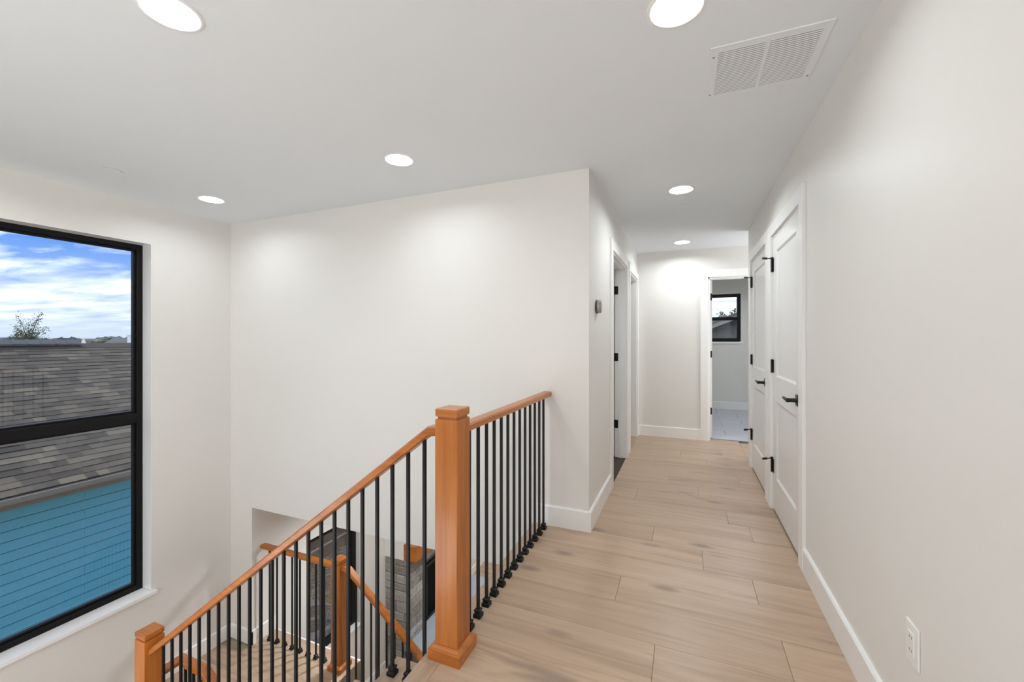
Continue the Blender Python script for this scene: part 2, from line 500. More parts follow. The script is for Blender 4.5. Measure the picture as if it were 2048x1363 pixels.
# walls
W1 = (0.45, 2.105, -0.867, 2.110)
w = struct(grid_wall(0, XW - 0.20, XW, -3.12, YB + 0.12, ZM - 0.1, H + 0.1, [W1]), 'wall_left', M_wall,
           'off-white wall around the tall black-framed stairwell window', 'wall'); weld(w)
w = struct(grid_wall(1, YB, YB + 0.12, XW, XH - 0.115, ZM - 0.1, H + 0.1, [(XL, XH, ZM - 0.2, ZC)]), 'wall_back', M_wall,
           'tall off-white back wall of the stairwell above the open header', 'wall'); weld(w)
DL1 = (3.71, 4.66); DL2 = (4.93, 5.74); DH = 2.075
w = struct(grid_wall(0, XH - 0.115, XH, YB, YE, -0.02, H + 0.1, [(DL1[0], DL1[1], -0.1, DH), (DL2[0], DL2[1], -0.1, DH)]), 'wall_hall_left', M_wall,
           'left wall of the hallway with thermostat and two doorways', 'wall'); weld(w)
DR1 = (2.843, 3.703); DR2 = (3.925, 4.785)
w = struct(grid_wall(0, XR, XR + 0.12, -3.0, 5.05, -0.02, H + 0.1, [(DR1[0], DR1[1], -0.1, DH), (DR2[0], DR2[1], -0.1, DH)]), 'wall_right', M_wall,
           'long off-white wall on the right of the hallway', 'wall'); weld(w)
DE = (0.262, 1.02)
w = struct(grid_wall(1, YE, YE + 0.115, -2.2, 1.6, -0.02, H + 0.1, [(DE[0], DE[1], -0.1, DH)]), 'wall_end', M_wall,
           'wall closing the far end of the hallway beside the bathroom doorway', 'wall'); weld(w)
struct(B(XR + 0.1205, 1.6, 4.98, 5.0495, -0.02, H), 'wall_recess', M_wall, 'return wall just past the second white door', 'wall')
struct(B(1.48, 1.6, 5.05, YE, -0.02, H), 'wall_recess_side', M_wall, 'side wall of the recess at the far end of the hallway', 'wall')
struct(B(XW, XN, YN - 0.12, YN, 0.0, 0.95), 'wall_loft_knee', M_wall, 'low wall between the loft and the stairwell', 'wall')
struct(B(XW, XR + 0.12, -3.12, -3.0, -0.02, H), 'wall_hall_rear', M_wall, 'wall closing the hallway behind the camera', 'wall')
struct(B(XW - 0.12, XN, YN - 0.12, YN, ZM - 0.1, 0.0), 'wall_stair_near', M_wall, 'near side wall of the stairwell', 'wall')
# closets behind the two right-hand doors
struct(B(XR + 0.7, XR + 0.78, 2.6, 5.0, -0.02, H), 'wall_closet', M_wall, 'back wall of the closets', 'wall')
struct(B(XR + 0.12, XR + 0.7, 2.6, 2.68, -0.02, H), 'wall_closet_side', M_wall, 'side wall of the near closet', 'wall')
# bedroom behind hall-left doorways
struct(B(-2.2, -0.715, 4.75, 4.86, -0.02, H), 'wall_bedroom', M_wall, 'partition between the two rooms on the left', 'wall')
struct(B(-2.3, -2.2, YB + 0.12, YE, -0.02, H), 'wall_bedroom_far', M_wall, 'far wall of the room behind the left doorway', 'wall')
# bathroom
YBR = 8.58
WB = (0.28, 0.925, 1.232, 2.115)
w = struct(grid_wall(1, YBR, YBR + 0.18, -0.4, 1.9, -0.02, H + 0.1, [WB]), 'wall_bathroom_back', M_wall, 'bathroom wall with the small black window', 'wall'); weld(w)
struct(B(-0.4, -0.28, YE + 0.115, YBR, -0.02, H), 'wall_bathroom_left', M_wall, 'left wall of the bathroom', 'wall')
struct(B(1.6, 1.72, YE + 0.115, YBR, -0.02, H), 'wall_bathroom_right', M_wall, 'right wall of the bathroom', 'wall')
# living room below
W2 = (3.426, 4.25, -2.43, -0.985)
w = struct(grid_wall(0, XL - 0.18, XL, YB + 0.12, 9.6, ZM - 0.1, ZC + 0.02, [W2]), 'wall_lower_left', M_wall, 'window wall of the room seen below the stair header', 'wall'); weld(w)
struct(B(XL - 0.18, 2.2, 9.6, 9.72, ZM - 0.1, ZC), 'wall_lower_back', M_wall, 'far wall of the room below', 'wall')
struct(B(2.2, 2.32, YN, 9.72, ZM - 0.1, ZC), 'wall_lower_right', M_wall, 'right wall of the room below', 'wall')
struct(B(XN, 2.2, YN - 0.12, YN, ZM - 0.1, ZC), 'wall_lower_near', M_wall, 'near wall of the room below', 'wall')

# ceilings with round cut-outs for the recessed lamps
LIGHTS = [(-1.668, 0.885), (-0.030, 1.548), (-1.698, 2.185), (-3.610, 2.211), (-0.033, 3.460), (-0.040, 5.354), (-3.61, 0.885), (-0.03, -0.40), (-0.03, -2.1)]
LB = [(0.75, 7.2)]
LROOM = [(-1.45, 3.8)]
def ceiling_with_holes(x0, x1, y0, y1, z0, z1, pts, hr=0.085):
    hs = 0.11
    holes = [(x - hs, x + hs, y - hs, y + hs) for x, y in pts]
    mb = grid_wall(2, z0, z1, x0, x1, y0, y1, holes)
    n = 32
    for (x, y) in pts:
        ring, sq = [], []
        for i in range(n):
            a = 2 * PI * i / n
            c, s = math.cos(a), math.sin(a)
            k = hs / max(abs(c), abs(s))
            ring.append((x + hr * c, y + hr * s, z0)); sq.append((x + k * c, y + k * s, z0))
        mb.addv(ring + sq, [(i, (i + 1) % n, n + (i + 1) % n, n + i) for i in range(n)])
    return mb
struct(ceiling_with_holes(XW - 0.2, XR + 0.12, -3.12, YE + 0.115, H, H + 0.12, LIGHTS + LROOM), 'ceiling', M_ceil, 'pale grey painted ceiling over stairwell and hallway', 'ceiling', origin=(0, 0, H))
struct(B(XR + 0.12, 1.9, 2.5, YE + 0.115, H, H + 0.12), 'ceiling', M_ceil, 'ceiling of the recess beside the bathroom doorway', 'ceiling')
struct(ceiling_with_holes(-0.4, 1.9, YE + 0.115, YBR + 0.18, H, H + 0.12, LB), 'ceiling', M_ceil, 'bathroom ceiling beyond the far doorway', 'ceiling', origin=(0, 6, H))
LLOW = [(-2.8, 3.6), (-2.6, 6.4), (-0.6, 4.3), (-0.6, 6.4), (-2.6, 8.3)]
struct(ceiling_with_holes(XL, 2.2, YB + 0.12, 9.6, ZC, -0.14, LLOW), 'ceiling', M_ceil, 'ceiling of the room below', 'ceiling', origin=(0, 6, ZC))
struct(B(XN + 0.02, 2.2, YN, YB + 0.12, ZC, -0.14), 'ceiling', M_ceil, 'underside of the upper hallway floor', 'ceiling')

# ------------------------------------------------------------------ floors
def plank_mesh(x0, x1, y0, y1, zt, th=0.014, c=0.0016):
    p = []
    for (d, zz) in ((0.0004, zt - th), (0.0004, zt - c), (c, zt)):
        p += [(x0 + d, y0 + d, zz), (x1 - d, y0 + d, zz), (x1 - d, y1 - d, zz), (x0 + d, y1 - d, zz)]
    f = [(3, 2, 1, 0), (8, 9, 10, 11)]
    for k in (0, 4):
        for i in range(4):
            j = (i + 1) % 4
            f.append((k + i, k + j, k + 4 + j, k + 4 + i))
    return MB().addv(p, f)

def plank(parent, x0, x1, y0, y1, zt, mat=None):
    return plank_mesh(x0, x1, y0, y1, zt).build('plank', mat or M_plankX, parent, origin=(x0, y0, zt))

# upper floor
fl = struct(B(XN + 0.012, XR + 0.12, -3.0, YE + 0.06, -0.14, -0.0145), 'floor', M_under, 'pale oak plank floor of the upper hallway', 'floor', origin=(0, 0, 0))
PW = 0.235
Y0 = 2.100 - PW * 22
JOINTS = {20: [-0.12], 21: [0.38], 22: [-0.325], 23: [0.33], 24: [0.092], 25: [-0.20], 26: [0.40], 27: [0.278], 28: [-0.38], 29: [0.10], 30: [-0.15], 31: [0.45], 32: [-0.3], 33: [0.2], 34: [-0.05], 35: [0.38], 36: [-0.4], 37: [0.05]}
for k in range(0, 39):
    y0, y1 = Y0 + k * PW, Y0 + (k + 1) * PW
    y0, y1 = max(y0, -3.0), min(y1, 5.955)
    if y1 - y0 < 0.02: continue
    xl = XN + 0.088 if y1 <= YB + 0.06 else XH
    xr = XR
    segs = [xl] + [j for j in JOINTS.get(k, [random.uniform(-0.3, 0.4)]) if j > xl + 0.12] + [xr]
    for a, b_ in zip(segs[:-1], segs[1:]):
        if y0 < YB + 0.0 < y1 and a < XH:   # the row under the wall corner
            plank(fl, a, b_, y0, y1, 0.0)
        else:
            plank(fl, a, b_, y0, y1, 0.0)
# right recess and doorway thresholds
for k in range(31, 38):
    y0, y1 = Y0 + k * PW, Y0 + (k + 1) * PW
    if y1 > 5.05: plank(fl, XR, 1.48, max(y0, 5.05), min(y1, 5.955), 0.0)
for k in range(33, 38):
    y0, y1 = max(Y0 + k * PW, DL2[0]), min(Y0 + (k + 1) * PW, DL2[1])
    if y1 > y0 + 0.02: plank(fl, -1.9, XH, y0, y1, 0.0)
# nosing boards along the stair edge
for a, b_ in ((-3.0, -0.8), (-0.8, 1.41), (1.41, YB)):
    mb = MB()
    prof = [(XN + 0.088, -0.030), (XN + 0.088, -0.0006), (XN + 0.086, 0.0), (XN + 0.006, 0.0), (XN, -0.008), (XN, -0.022), (XN + 0.006, -0.030)]
    mb.prism(prof, 1, a + 0.0005, b_ - 0.0005)
    mb.build('nosing_board', M_plankY, fl, origin=(XN, a, 0))
struct(B(XN + 0.012, XN + 0.03, YN, YB, ZC, -0.03), 'trim_1', M_trim, 'white board facing the floor edge of the stairwell', 'trim')
struct(B(XW, XN, -3.0, YN - 0.12, -0.14, -0.003), 'floor', M_woodloft, 'oak floor of the loft behind the camera', 'floor')
# bedroom + closet floors
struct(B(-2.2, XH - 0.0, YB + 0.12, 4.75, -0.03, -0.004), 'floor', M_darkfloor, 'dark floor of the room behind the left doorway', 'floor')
struct(B(XR, XR + 0.7, 2.68, 4.98, -0.03, -0.002), 'floor', M_under, 'closet floor behind the right-hand doors', 'floor')

# bathroom floor: large grey tiles
bf = struct(B(-0.4, 1.6, YE + 0.115, YBR, -0.06, -0.009), 'floor', M_grout, 'pale grey tiled floor of the bathroom', 'floor', origin=(0, 6, 0))
ty = YE + 0.13
r = 0
while ty < YBR - 0.01:
    tx = -0.4 - (0.3 if r % 2 else 0.0)
    while tx < 1.6:
        a, b_ = max(tx, -0.4), min(tx + 0.6, 1.6); c, d = ty, min(ty + 0.3, YBR)
        if b_ - a > 0.03 and d - c > 0.03:
            plank_mesh(a + 0.0015, b_ - 0.0015, c + 0.0015, d - 0.0015, 0.0, 0.008, 0.001).build('tile', M_tile, bf, origin=(a, c, 0))
        tx += 0.6
    ty += 0.3; r += 1
struct(B(DE[0], DE[1], YE + 0.105, YE + 0.135, -0.008, 0.004), 'trim_2', M_screw, 'metal strip between oak floor and bathroom tile', 'trim')

# landing floor
XLE = -2.800                 # landing edge towards the lower flight
lf = struct(MB().box(XW, XN - 8 * RUN + 0.0, YN, 1.62, ZL - 0.20, ZL - 0.0145).box(XW, XLE, 1.62, YB, ZL - 0.20, ZL - 0.0145).box(XL, XLE, YB, 3.03, ZL - 0.20, ZL - 0.0145),
            'floor', M_under, 'oak plank floor of the stair landing', 'floor', origin=(-3.5, 2, ZL))
pw = 0.19
for k in range(16):
    y0 = YN + k * pw; y1 = min(y0 + pw, 3.03)
    if y0 > 3.01: break
    xa = XW if y1 <= YB + 0.02 else XL
    xb = (XN - 8 * RUN - 0.0) if y1 <= 1.65 else XLE - 0.0
    j = random.uniform(xa + 0.3, xb - 0.3)
    plank(lf, xa, j, y0, y1, ZL); plank(lf, j, xb, y0, y1, ZL)
struct(B(XL, XLE + 0.012, 3.03, 3.045, ZL - 0.22, ZL - 0.002), 'trim_3', M_trim, 'white edge board under the landing guard rail', 'trim')

# main floor below
mf = struct(B(XW - 0.1, 2.2, YN, 9.6, ZM - 0.12, ZM - 0.0145), 'floor', M_under, 'oak plank floor of the room below', 'floor', origin=(-1, 6, ZM))
for k in range(36):
    y0 = 2.0 + k * 0.21; y1 = min(y0 + 0.21, 9.6)
    if y0 > 9.5: break
    x = XL
    while x < 2.1:
        x2 = min(x + random.uniform(1.6, 2.6), 2.2)
        plank(mf, x, x2, y0, y1, ZM); x = x2
struct(B(XW, 2.2, YN, 2.0, ZM - 0.014, ZM), 'floor', M_under, 'floor hidden below the upper stair flight', 'floor')

# ------------------------------------------------------------------ baseboards
BH, BT = 0.138, 0.015
def base_x(name, xf, sgn, y0, y1, z, label):      # on a wall facing +-X
    prof = [(xf, z), (xf + sgn * BT, z), (xf + sgn * BT, z + BH - 0.008), (xf + sgn * (BT - 0.006), z + BH), (xf, z + BH)]
    return struct(MB().prism(prof, 1, y0, y1), name, M_trim, label, 'baseboard')
def base_y(name, yf, sgn, x0, x1, z, label):
    prof = [(yf, z), (yf + sgn * BT, z), (yf + sgn * BT, z + BH - 0.008), (yf + sgn * (BT - 0.006), z + BH), (yf, z + BH)]
    return struct(MB().prism(prof, 0, x0, x1), name, M_trim, label, 'baseboard')
base_x('baseboard_right', XR, -1, -3.0, DR1[0] - 0.09, 0, 'white baseboard along the right wall in the foreground')
base_x('baseboard_hall_left', XH, 1, YB - BT, DL1[0] - 0.10, 0, 'short white baseboard below the thermostat')
base_y('baseboard_back', YB, -1, XN + 0.03, XH, 0, 'white baseboard on the wall end beside the guard rail')
base_y('baseboard_end', YE, -1, XH, DE[0] - 0.088, 0, 'white baseboard at the far end of the hallway')
base_y('baseboard_bathroom', YBR, -1, -0.28, 1.6, 0, 'white baseboard under the bathroom window')
base_x('baseboard_landing_left', XW, 1, YN, YB, ZL, 'white baseboard on the landing under the tall window')
base_y('baseboard_landing_back', YB, -1, XW, XL + BT, ZL, 'white baseboard on the short wall end of the landing')
base_x('baseboard_landing_jamb', XL, 1, YB - BT, 3.03, ZL, 'white baseboard round the corner of the landing opening')
base_x('baseboard_lower_left', XL, 1, 3.045, 4.735, ZM, 'white baseboard between stair and fireplace below')
base_x('baseboard_lower_far', XL, 1, 6.63, 9.6, ZM, 'white baseboard beyond the fireplace below')

# ------------------------------------------------------------------ windows
def win_frame_bars(mb, axis, d0, d1, a0, a1, b0, b1, wd):
    """rectangular ring of bars; axis=0: plane at x in d0..d1, a = y, b = z"""
    def bx(u0, u1, v0, v1):
        if axis == 0: mb.box(d0, d1, u0, u1, v0, v1)
        else: mb.box(u0, u1, d0, d1, v0, v1)
    bx(a0, a1, b0, b0 + wd); bx(a0, a1, b1 - wd, b1)
    bx(a0, a0 + wd, b0 + wd, b1 - wd); bx(a1 - wd, a1, b0 + wd, b1 - wd)
    return mb

# window_1: tall stairwell window
xf = -4.357
w1 = empty('window_1', (xf, W1[0], W1[2]), label='tall black-framed stairwell window looking onto the blue house', cat='window', kind='structure')
win_frame_bars(MB(), 0, xf - 0.07, xf, W1[0], W1[1], W1[2], W1[3], 0.046).build('frame', M_winframe, w1, bevel=0.003)
B(xf - 0.07, xf + 0.006, W1[0] + 0.046, W1[1] - 0.046, 0.576, 0.660).build('meeting_rail', M_winframe, w1, bevel=0.004)
win_frame_bars(MB(), 0, xf - 0.055, xf - 0.018, W1[0] + 0.046, W1[1] - 0.046, 0.660, W1[3] - 0.046, 0.016).build('upper_sash', M_winframe, w1, bevel=0.002)
win_frame_bars(MB(), 0, xf - 0.055, xf - 0.018, W1[0] + 0.046, W1[1] - 0.046, W1[2] + 0.046, 0.576, 0.016).build('lower_sash', M_winframe, w1, bevel=0.002)
B(xf - 0.040, xf - 0.036, W1[0] + 0.06, W1[1] - 0.06, 0.672, W1[3] - 0.06).build('pane', M_glass, w1)
B(xf - 0.040, xf - 0.036, W1[0] + 0.06, W1[1] - 0.06, W1[2] + 0.06, 0.566).build('pane', M_glass, w1)
zs_ = W1[2] + 0.003
MB().prism([(xf + 0.0005, W1[0] + 0.0005), (XW - 0.0005, W1[0] + 0.0005), (XW + 0.0005, W1[0] - 0.03), (XW + 0.035, W1[0] - 0.03), (XW + 0.035, W1[1] + 0.028), (XW + 0.0005, W1[1] + 0.028), (XW - 0.0005, W1[1] - 0.0045), (xf + 0.0005, W1[1] - 0.0045)], 2, zs_ - 0.030, zs_).build('sill', M_trim, w1, bevel=0.003)

lin_ = MB()
lin_.box(xf, XW + 0.001, W1[1] - 0.004, W1[1] - 0.0002, W1[2] + 0.004, W1[3] - 0.0002).box(xf, XW + 0.001, W1[0] + 0.0002, W1[0] + 0.004, W1[2] + 0.004, W1[3] - 0.0002).box(xf, XW + 0.001, W1[0] + 0.004, W1[1] - 0.004, W1[3] - 0.004, W1[3] - 0.0002)
lin_.build('jamb_liner', M_trim, w1)

# window_2: small bathroom window
yf = YBR + 0.03
w2 = empty('window_2', (0.6, yf, WB[2]), label='small black single-hung window in the bathroom wall', cat='window', kind='structure')
win_frame_bars(MB(), 1, yf, yf + 0.07, WB[0], WB[1], WB[2] + 0.012, WB[3], 0.058).build('frame', M_winframe, w2, bevel=0.003)
B(WB[0] + 0.05, WB[1] - 0.05, yf + 0.004, yf + 0.06, 1.632, 1.695).build('meeting_rail', M_winframe, w2, bevel=0.003)
B(WB[0] + 0.05, WB[1] - 0.05, yf + 0.034, yf + 0.038, 1.695, WB[3] - 0.05).build('pane', M_glass, w2)
B(WB[0] + 0.05, WB[1] - 0.05, yf + 0.034, yf + 0.038, WB[2] + 0.06, 1.632).build('pane', M_glass, w2)
B(WB[0] - 0.045, WB[1] + 0.045, YBR - 0.02, yf, WB[2] - 0.028, WB[2] + 0.004).build('sill', M_trim, w2, bevel=0.003)

# window_3: living-room window
xg = -3.993
w3 = empty('window_3', (xg, W2[0], W2[2]), label='black-framed window of the room below looking onto the gravel yard', cat='window', kind='structure')
win_frame_bars(MB(), 0, xg - 0.07, xg, W2[0], W2[1], W2[2], W2[3], 0.075).build('frame', M_winframe, w3, bevel=0.003)
B(xg - 0.04, xg - 0.036, W2[0] + 0.06, W2[1] - 0.06, W2[2] + 0.06, W2[3] - 0.06).build('pane', M_glass, w3)
B(xg, XL + 0.03, W2[0], W2[1], W2[2] + 0.0005, W2[2] + 0.022).build('sill', M_trim, w3, bevel=0.003)

# ------------------------------------------------------------------ doors and casings
CW, CT = 0.090, 0.018
def casing_x(name, xf, sgn, y0, y1, zh, label, w0=CW, w1=CW):
    mb = MB()
    a, b_ = xf, xf + sgn * CT
    mb.box(a, b_, y0 - w0, y0, 0, zh + CW)
    mb.box(a, b_, y1, y1 + w1, 0, zh + CW)
    mb.box(a, b_, y0, y1, zh, zh + CW)
    return struct(mb, name, M_trim, label, 'door casing', bevel=0.002)
casing_x('trim_4', XR, -1, DR1[0], DR1[1], DH, 'white casing around the nearer closet door', 0.09, 0.105)
casing_x('trim_5', XR, -1, DR2[0], DR2[1], DH, 'white casing around the farther closet door', 0.110, 0.09)
casing_x('trim_6', XH, 1, DL1[0], DL1[1], DH, 'white casing around the left doorway with black hinges', 0.10, 0.09)
casing_x('trim_7', XH, 1, DL2[0], DL2[1], DH, 'white casing around the last doorway on the left', 0.10, 0.095)
mb = MB()
mb.box(DE[0] - 0.088, DE[0], YE - CT, YE, 0, DH + 0.092).box(DE[1], DE[1] + 0.09, YE - CT, YE, 0, DH + 0.092).box(DE[0], DE[1], YE - CT, YE, DH, DH + 0.092)
struct(mb, 'trim_8', M_trim, 'white casing around the bathroom doorway', 'door casing', bevel=0.002)

def jambs_x(name, xa, xb, y0, y1, zh, label, stop=None):
    mb = MB()
    mb.box(xa, xb, y0, y0 + 0.018, 0, zh).box(xa, xb, y1 - 0.018, y1, 0, zh).box(xa, xb, y0 + 0.018, y1 - 0.018, zh - 0.018, zh)
    if stop:
        mb.box(stop[0], stop[1], y0 + 0.018, y0 + 0.030, 0, zh - 0.018).box(stop[0], stop[1], y1 - 0.030, y1 - 0.018, 0, zh - 0.018).box(stop[0], stop[1], y0 + 0.03, y1 - 0.03, zh - 0.030, zh - 0.018)
    return struct(mb, name, M_trim, label, 'door jamb')
jambs_x('trim_9', XH - 0.115, XH, DL1[0], DL1[1], DH, 'white jamb with stop inside the left doorway', (XH - 0.075, XH - 0.040))
jambs_x('trim_10', XH - 0.115, XH, DL2[0], DL2[1], DH, 'white jamb of the last doorway on the left')
jambs_x('trim_11', XR, XR + 0.12, DR1[0], DR1[1], DH, 'white jamb of the nearer closet door', (XR + 0.037, XR + 0.07))
jambs_x('trim_12', XR, XR + 0.12, DR2[0], DR2[1], DH, 'white jamb of the farther closet door', (XR + 0.037, XR + 0.07))
mb = MB()
mb.box(DE[0], DE[0] + 0.018, YE, YE + 0.115, 0, DH).box(DE[1] - 0.018, DE[1], YE, YE + 0.115, 0, DH).box(DE[0], DE[1], YE, YE + 0.115, DH - 0.018, DH)
mb.box(DE[0] + 0.018, DE[0] + 0.03, YE + 0.04, YE + 0.075, 0, DH - 0.018).box(DE[0], DE[1], YE + 0.04, YE + 0.075, DH - 0.030, DH - 0.018)
struct(mb, 'trim_13', M_trim, 'white jamb of the bathroom doorway', 'door jamb')

def panel_door(name, y0, y1, x0, label):
    """two-panel door in the right wall, its face towards -X at x0, hinged at y1"""
    d = empty(name, (x0, y1, 0), label=label, cat='door', kind='structure')
    z0, z1 = 0.016, DH - 0.020
    ya, yb = y0 + 0.021, y1 - 0.021
    st = 0.112
    p1 = (1.020, 1.945); p2 = (0.262, 0.830)
    holes = [(ya + st, yb - st) + p1, (ya + st, yb - st) + p2]
    s = grid_wall(0, x0, x0 + 0.035, ya, yb, z0, z1, holes).build('slab', M_door, d); weld(s)
    md = s.modifiers.new('bevel', 'BEVEL'); md.width = 0.002; md.segments = 1; md.limit_method = 'ANGLE'
    for (a, b_, c, e) in holes:
        # recessed flat panel with a sloped sticking all round
        m2 = MB()
        rr = 0.012; dx = 0.011
        o = [(x0 + 0.001, a, c), (x0 + 0.001, b_, c), (x0 + 0.001, b_, e), (x0 + 0.001, a, e)]
        i = [(x0 + dx, a + rr, c + rr), (x0 + dx, b_ - rr, c + rr), (x0 + dx, b_ - rr, e - rr), (x0 + dx, a + rr, e - rr)]
        k = [(x0 + 0.03, a, c), (x0 + 0.03, b_, c), (x0 + 0.03, b_, e), (x0 + 0.03, a, e)]
        m2.addv(o + i + k, [(0, 1, 5, 4), (1, 2, 6, 5), (2, 3, 7, 6), (3, 0, 4, 7), (4, 5, 6, 7), (8, 9, 10, 11), (0, 1, 9, 8), (1, 2, 10, 9), (2, 3, 11, 10), (3, 0, 8, 11)])
        m2.build('panel', M_door, d)
    # hinges on the hall side
    for zc, pin in ((1.855, True), (1.090, False), (0.335, True)):
        hb = MB()
        hb.lathe([(0.0075, zc - 0.050), (0.0075, zc + 0.050)], (x0 - 0.008, y1 - 0.012, 0), 2, 12)
        hb.box(x0 - 0.003, x0 + 0.0005, y1 - 0.045, y1 + 0.012, zc - 0.050, zc + 0.050)
        h = hb.build('hinge', M_black, d, label='black hinge with a pin door stop' if pin else 'plain black hinge')
        if pin:
            zt = zc + 0.054
            m3 = MB().lathe([(0.010, zt - 0.004), (0.010, zt + 0.008)], (x0 - 0.008, y1 - 0.012, 0), 2, 12)
            m3.tube([(x0 - 0.008, y1 - 0.012, zt), (x0 - 0.040, y1 - 0.030, zt - 0.002), (x0 - 0.062, y1 - 0.045, zt - 0.002)], 0.0038, 8)
            m3.build('stop_arm', M_black, h)
            MB().tube([(x0 - 0.046, y1 - 0.034, zt - 0.002), (x0 - 0.074, y1 - 0.054, zt - 0.002)], 0.0085, 10).build('bumper', M_rubber, h)
    # lever handle
    yh, zh = ya + 0.062, 0.932
    hd = B(x0 - 0.009, x0, yh - 0.032, yh + 0.032, zh - 0.034, zh + 0.034).build('handle', M_black, d, bevel=0.004, label='black lever handle')
    MB().lathe([(0.017, x0 - 0.009), (0.013, x0 - 0.016), (0.0115, x0 - 0.040), (0.0135, x0 - 0.062)], (0, yh, zh), 0, 16).build('neck', M_black, hd, smooth=True)
    MB().tube([(x0 - 0.052, yh - 0.012, zh), (x0 - 0.055, yh + 0.020, zh), (x0 - 0.058, yh + 0.060, zh + 0.002), (x0 - 0.057, yh + 0.100, zh + 0.003), (x0 - 0.052, yh + 0.118, zh + 0.002)],
              [0.012, 0.0105, 0.0085, 0.0075, 0.006], 12).build('lever', M_black, hd, smooth=True)
    return d
panel_door('door_1', DR1[0], DR1[1], XR, 'nearer white two-panel closet door with black lever on the right wall')
panel_door('door_2', DR2[0], DR2[1], XR, 'farther white two-panel closet door with black lever on the right wall')

# door_3: open door behind left doorway, hinged on its far jamb, swung into the room
d3 = empty('door_3', (XH - 0.115, DL1[1] - 0.02, 0), label='white door standing open inside the left doorway', cat='door', kind='structure')
B(XH - 0.97, XH - 0.120, DL1[1] - 0.053, DL1[1] - 0.018, 0.012, DH - 0.022).build('slab', M_door, d3, bevel=0.002)
for zc in (1.825, 1.095, 0.365):
    hb = MB().box(XH - 0.1205, XH - 0.082, DL1[1] - 0.0205, DL1[1] - 0.0178, zc - 0.044, zc + 0.044)
    hb.box(XH - 0.1200, XH - 0.1175, DL1[1] - 0.052, DL1[1] - 0.018, zc - 0.044, zc + 0.044)
    hb.lathe([(0.006, zc - 0.044), (0.006, zc + 0.044)], (XH - 0.121, DL1[1] - 0.016, 0), 2, 10)
    hb.build('hinge', M_black, d3, label='black hinge leaf')
# door_4: bathroom door swung in against the left
d4 = empty('door_4', (DE[0] + 0.02, YE + 0.115, 0), label='bathroom door swung open, only its hinged edge showing', cat='door', kind='structure')
B(DE[0] + 0.018, DE[0] + 0.053, YE + 0.120, YE + 0.83, 0.012, DH - 0.022).build('slab', M_door, d4, bevel=0.002)
for zc in (1.835, 1.095, 0.360):
    hb = MB().box(DE[0] + 0.0178, DE[0] + 0.0205, YE + 0.082, YE + 0.1205, zc - 0.044, zc + 0.044)
    hb.box(DE[0] + 0.018, DE[0] + 0.052, YE + 0.1175, YE + 0.1200, zc - 0.044, zc + 0.044)
    hb.lathe([(0.006, zc - 0.044), (0.006, zc + 0.044)], (DE[0] + 0.016, YE + 0.121, 0), 2, 10)
    hb.build('hinge', M_black, d4, label='black hinge leaf')

# ------------------------------------------------------------------ stairs
def flight(name, n, xs, sgn, z0, ya, yb, label, lo_z):
    """n treads; nosing of tread k at xs + sgn*RUN*k, top at z0 - RISE*k"""
    st = empty(name, (xs, ya, z0 - RISE * (n + 1)), label=label, cat='stairs')
    for k in range(1, n + 1):
        zt = z0 - RISE * k
        xn = xs + sgn * RUN * k            # nosing (lower side)
        xb = xs + sgn * RUN * (k - 1) - sgn * 0.028
        xs_, xe = min(xn, xb), max(xn, xb)
        t = plank_mesh(xs_, xe, ya, yb, zt, 0.028, 0.004).build('tread', M_plankY, st, origin=(xn, ya, zt))
        xr_ = xs + sgn * RUN * (k - 1) - sgn * 0.014
        B(xr_ - 0.009, xr_ + 0.009, ya + 0.005, yb - 0.008, zt, zt + RISE - 0.029).build('riser', M_trim, st)
    xr_ = xs + sgn * RUN * n - sgn * 0.014
    B(xr_ - 0.009, xr_ + 0.009, ya + 0.005, yb - 0.008, z0 - RISE * (n + 1), z0 - RISE * n - 0.029).build('riser', M_trim, st)
    for y in (ya + 0.02, yb - 0.05):
        poly = [(xs - sgn * 0.03, z0 - RISE - 0.05)]
        poly = [(xs - sgn * 0.005, z0 - 0.06), (xs + sgn * RUN * n, z0 - RISE * n - 0.06), (xs + sgn * RUN * n, z0 - RISE * n - 0.34 + 0.155), (xs - sgn * 0.005, z0 - 0.34)]
        # cut the board below the treads
        poly = [(xs - sgn * 0.005, z0 - RISE - 0.03), (xs + sgn * (RUN * n - 0.03), z0 - RISE * (n + 1) + 0.0), (xs + sgn * (RUN * n - 0.03), z0 - RISE * (n + 1) - 0.02), (xs - sgn * 0.005, z0 - RISE - 0.30)]
        MB().prism(poly, 1, y, y + 0.03).build('stringer', M_trim, st)
    return st
flight('staircase', 8, XN, -1, 0.0, YN + 0.005, 1.597, 'upper oak stair flight dropping from the hallway to the landing', ZL)
flight('staircase', 8, XLE, 1, ZL, 1.66, 2.99, 'lower oak stair flight descending from the landing under the hallway', ZM)

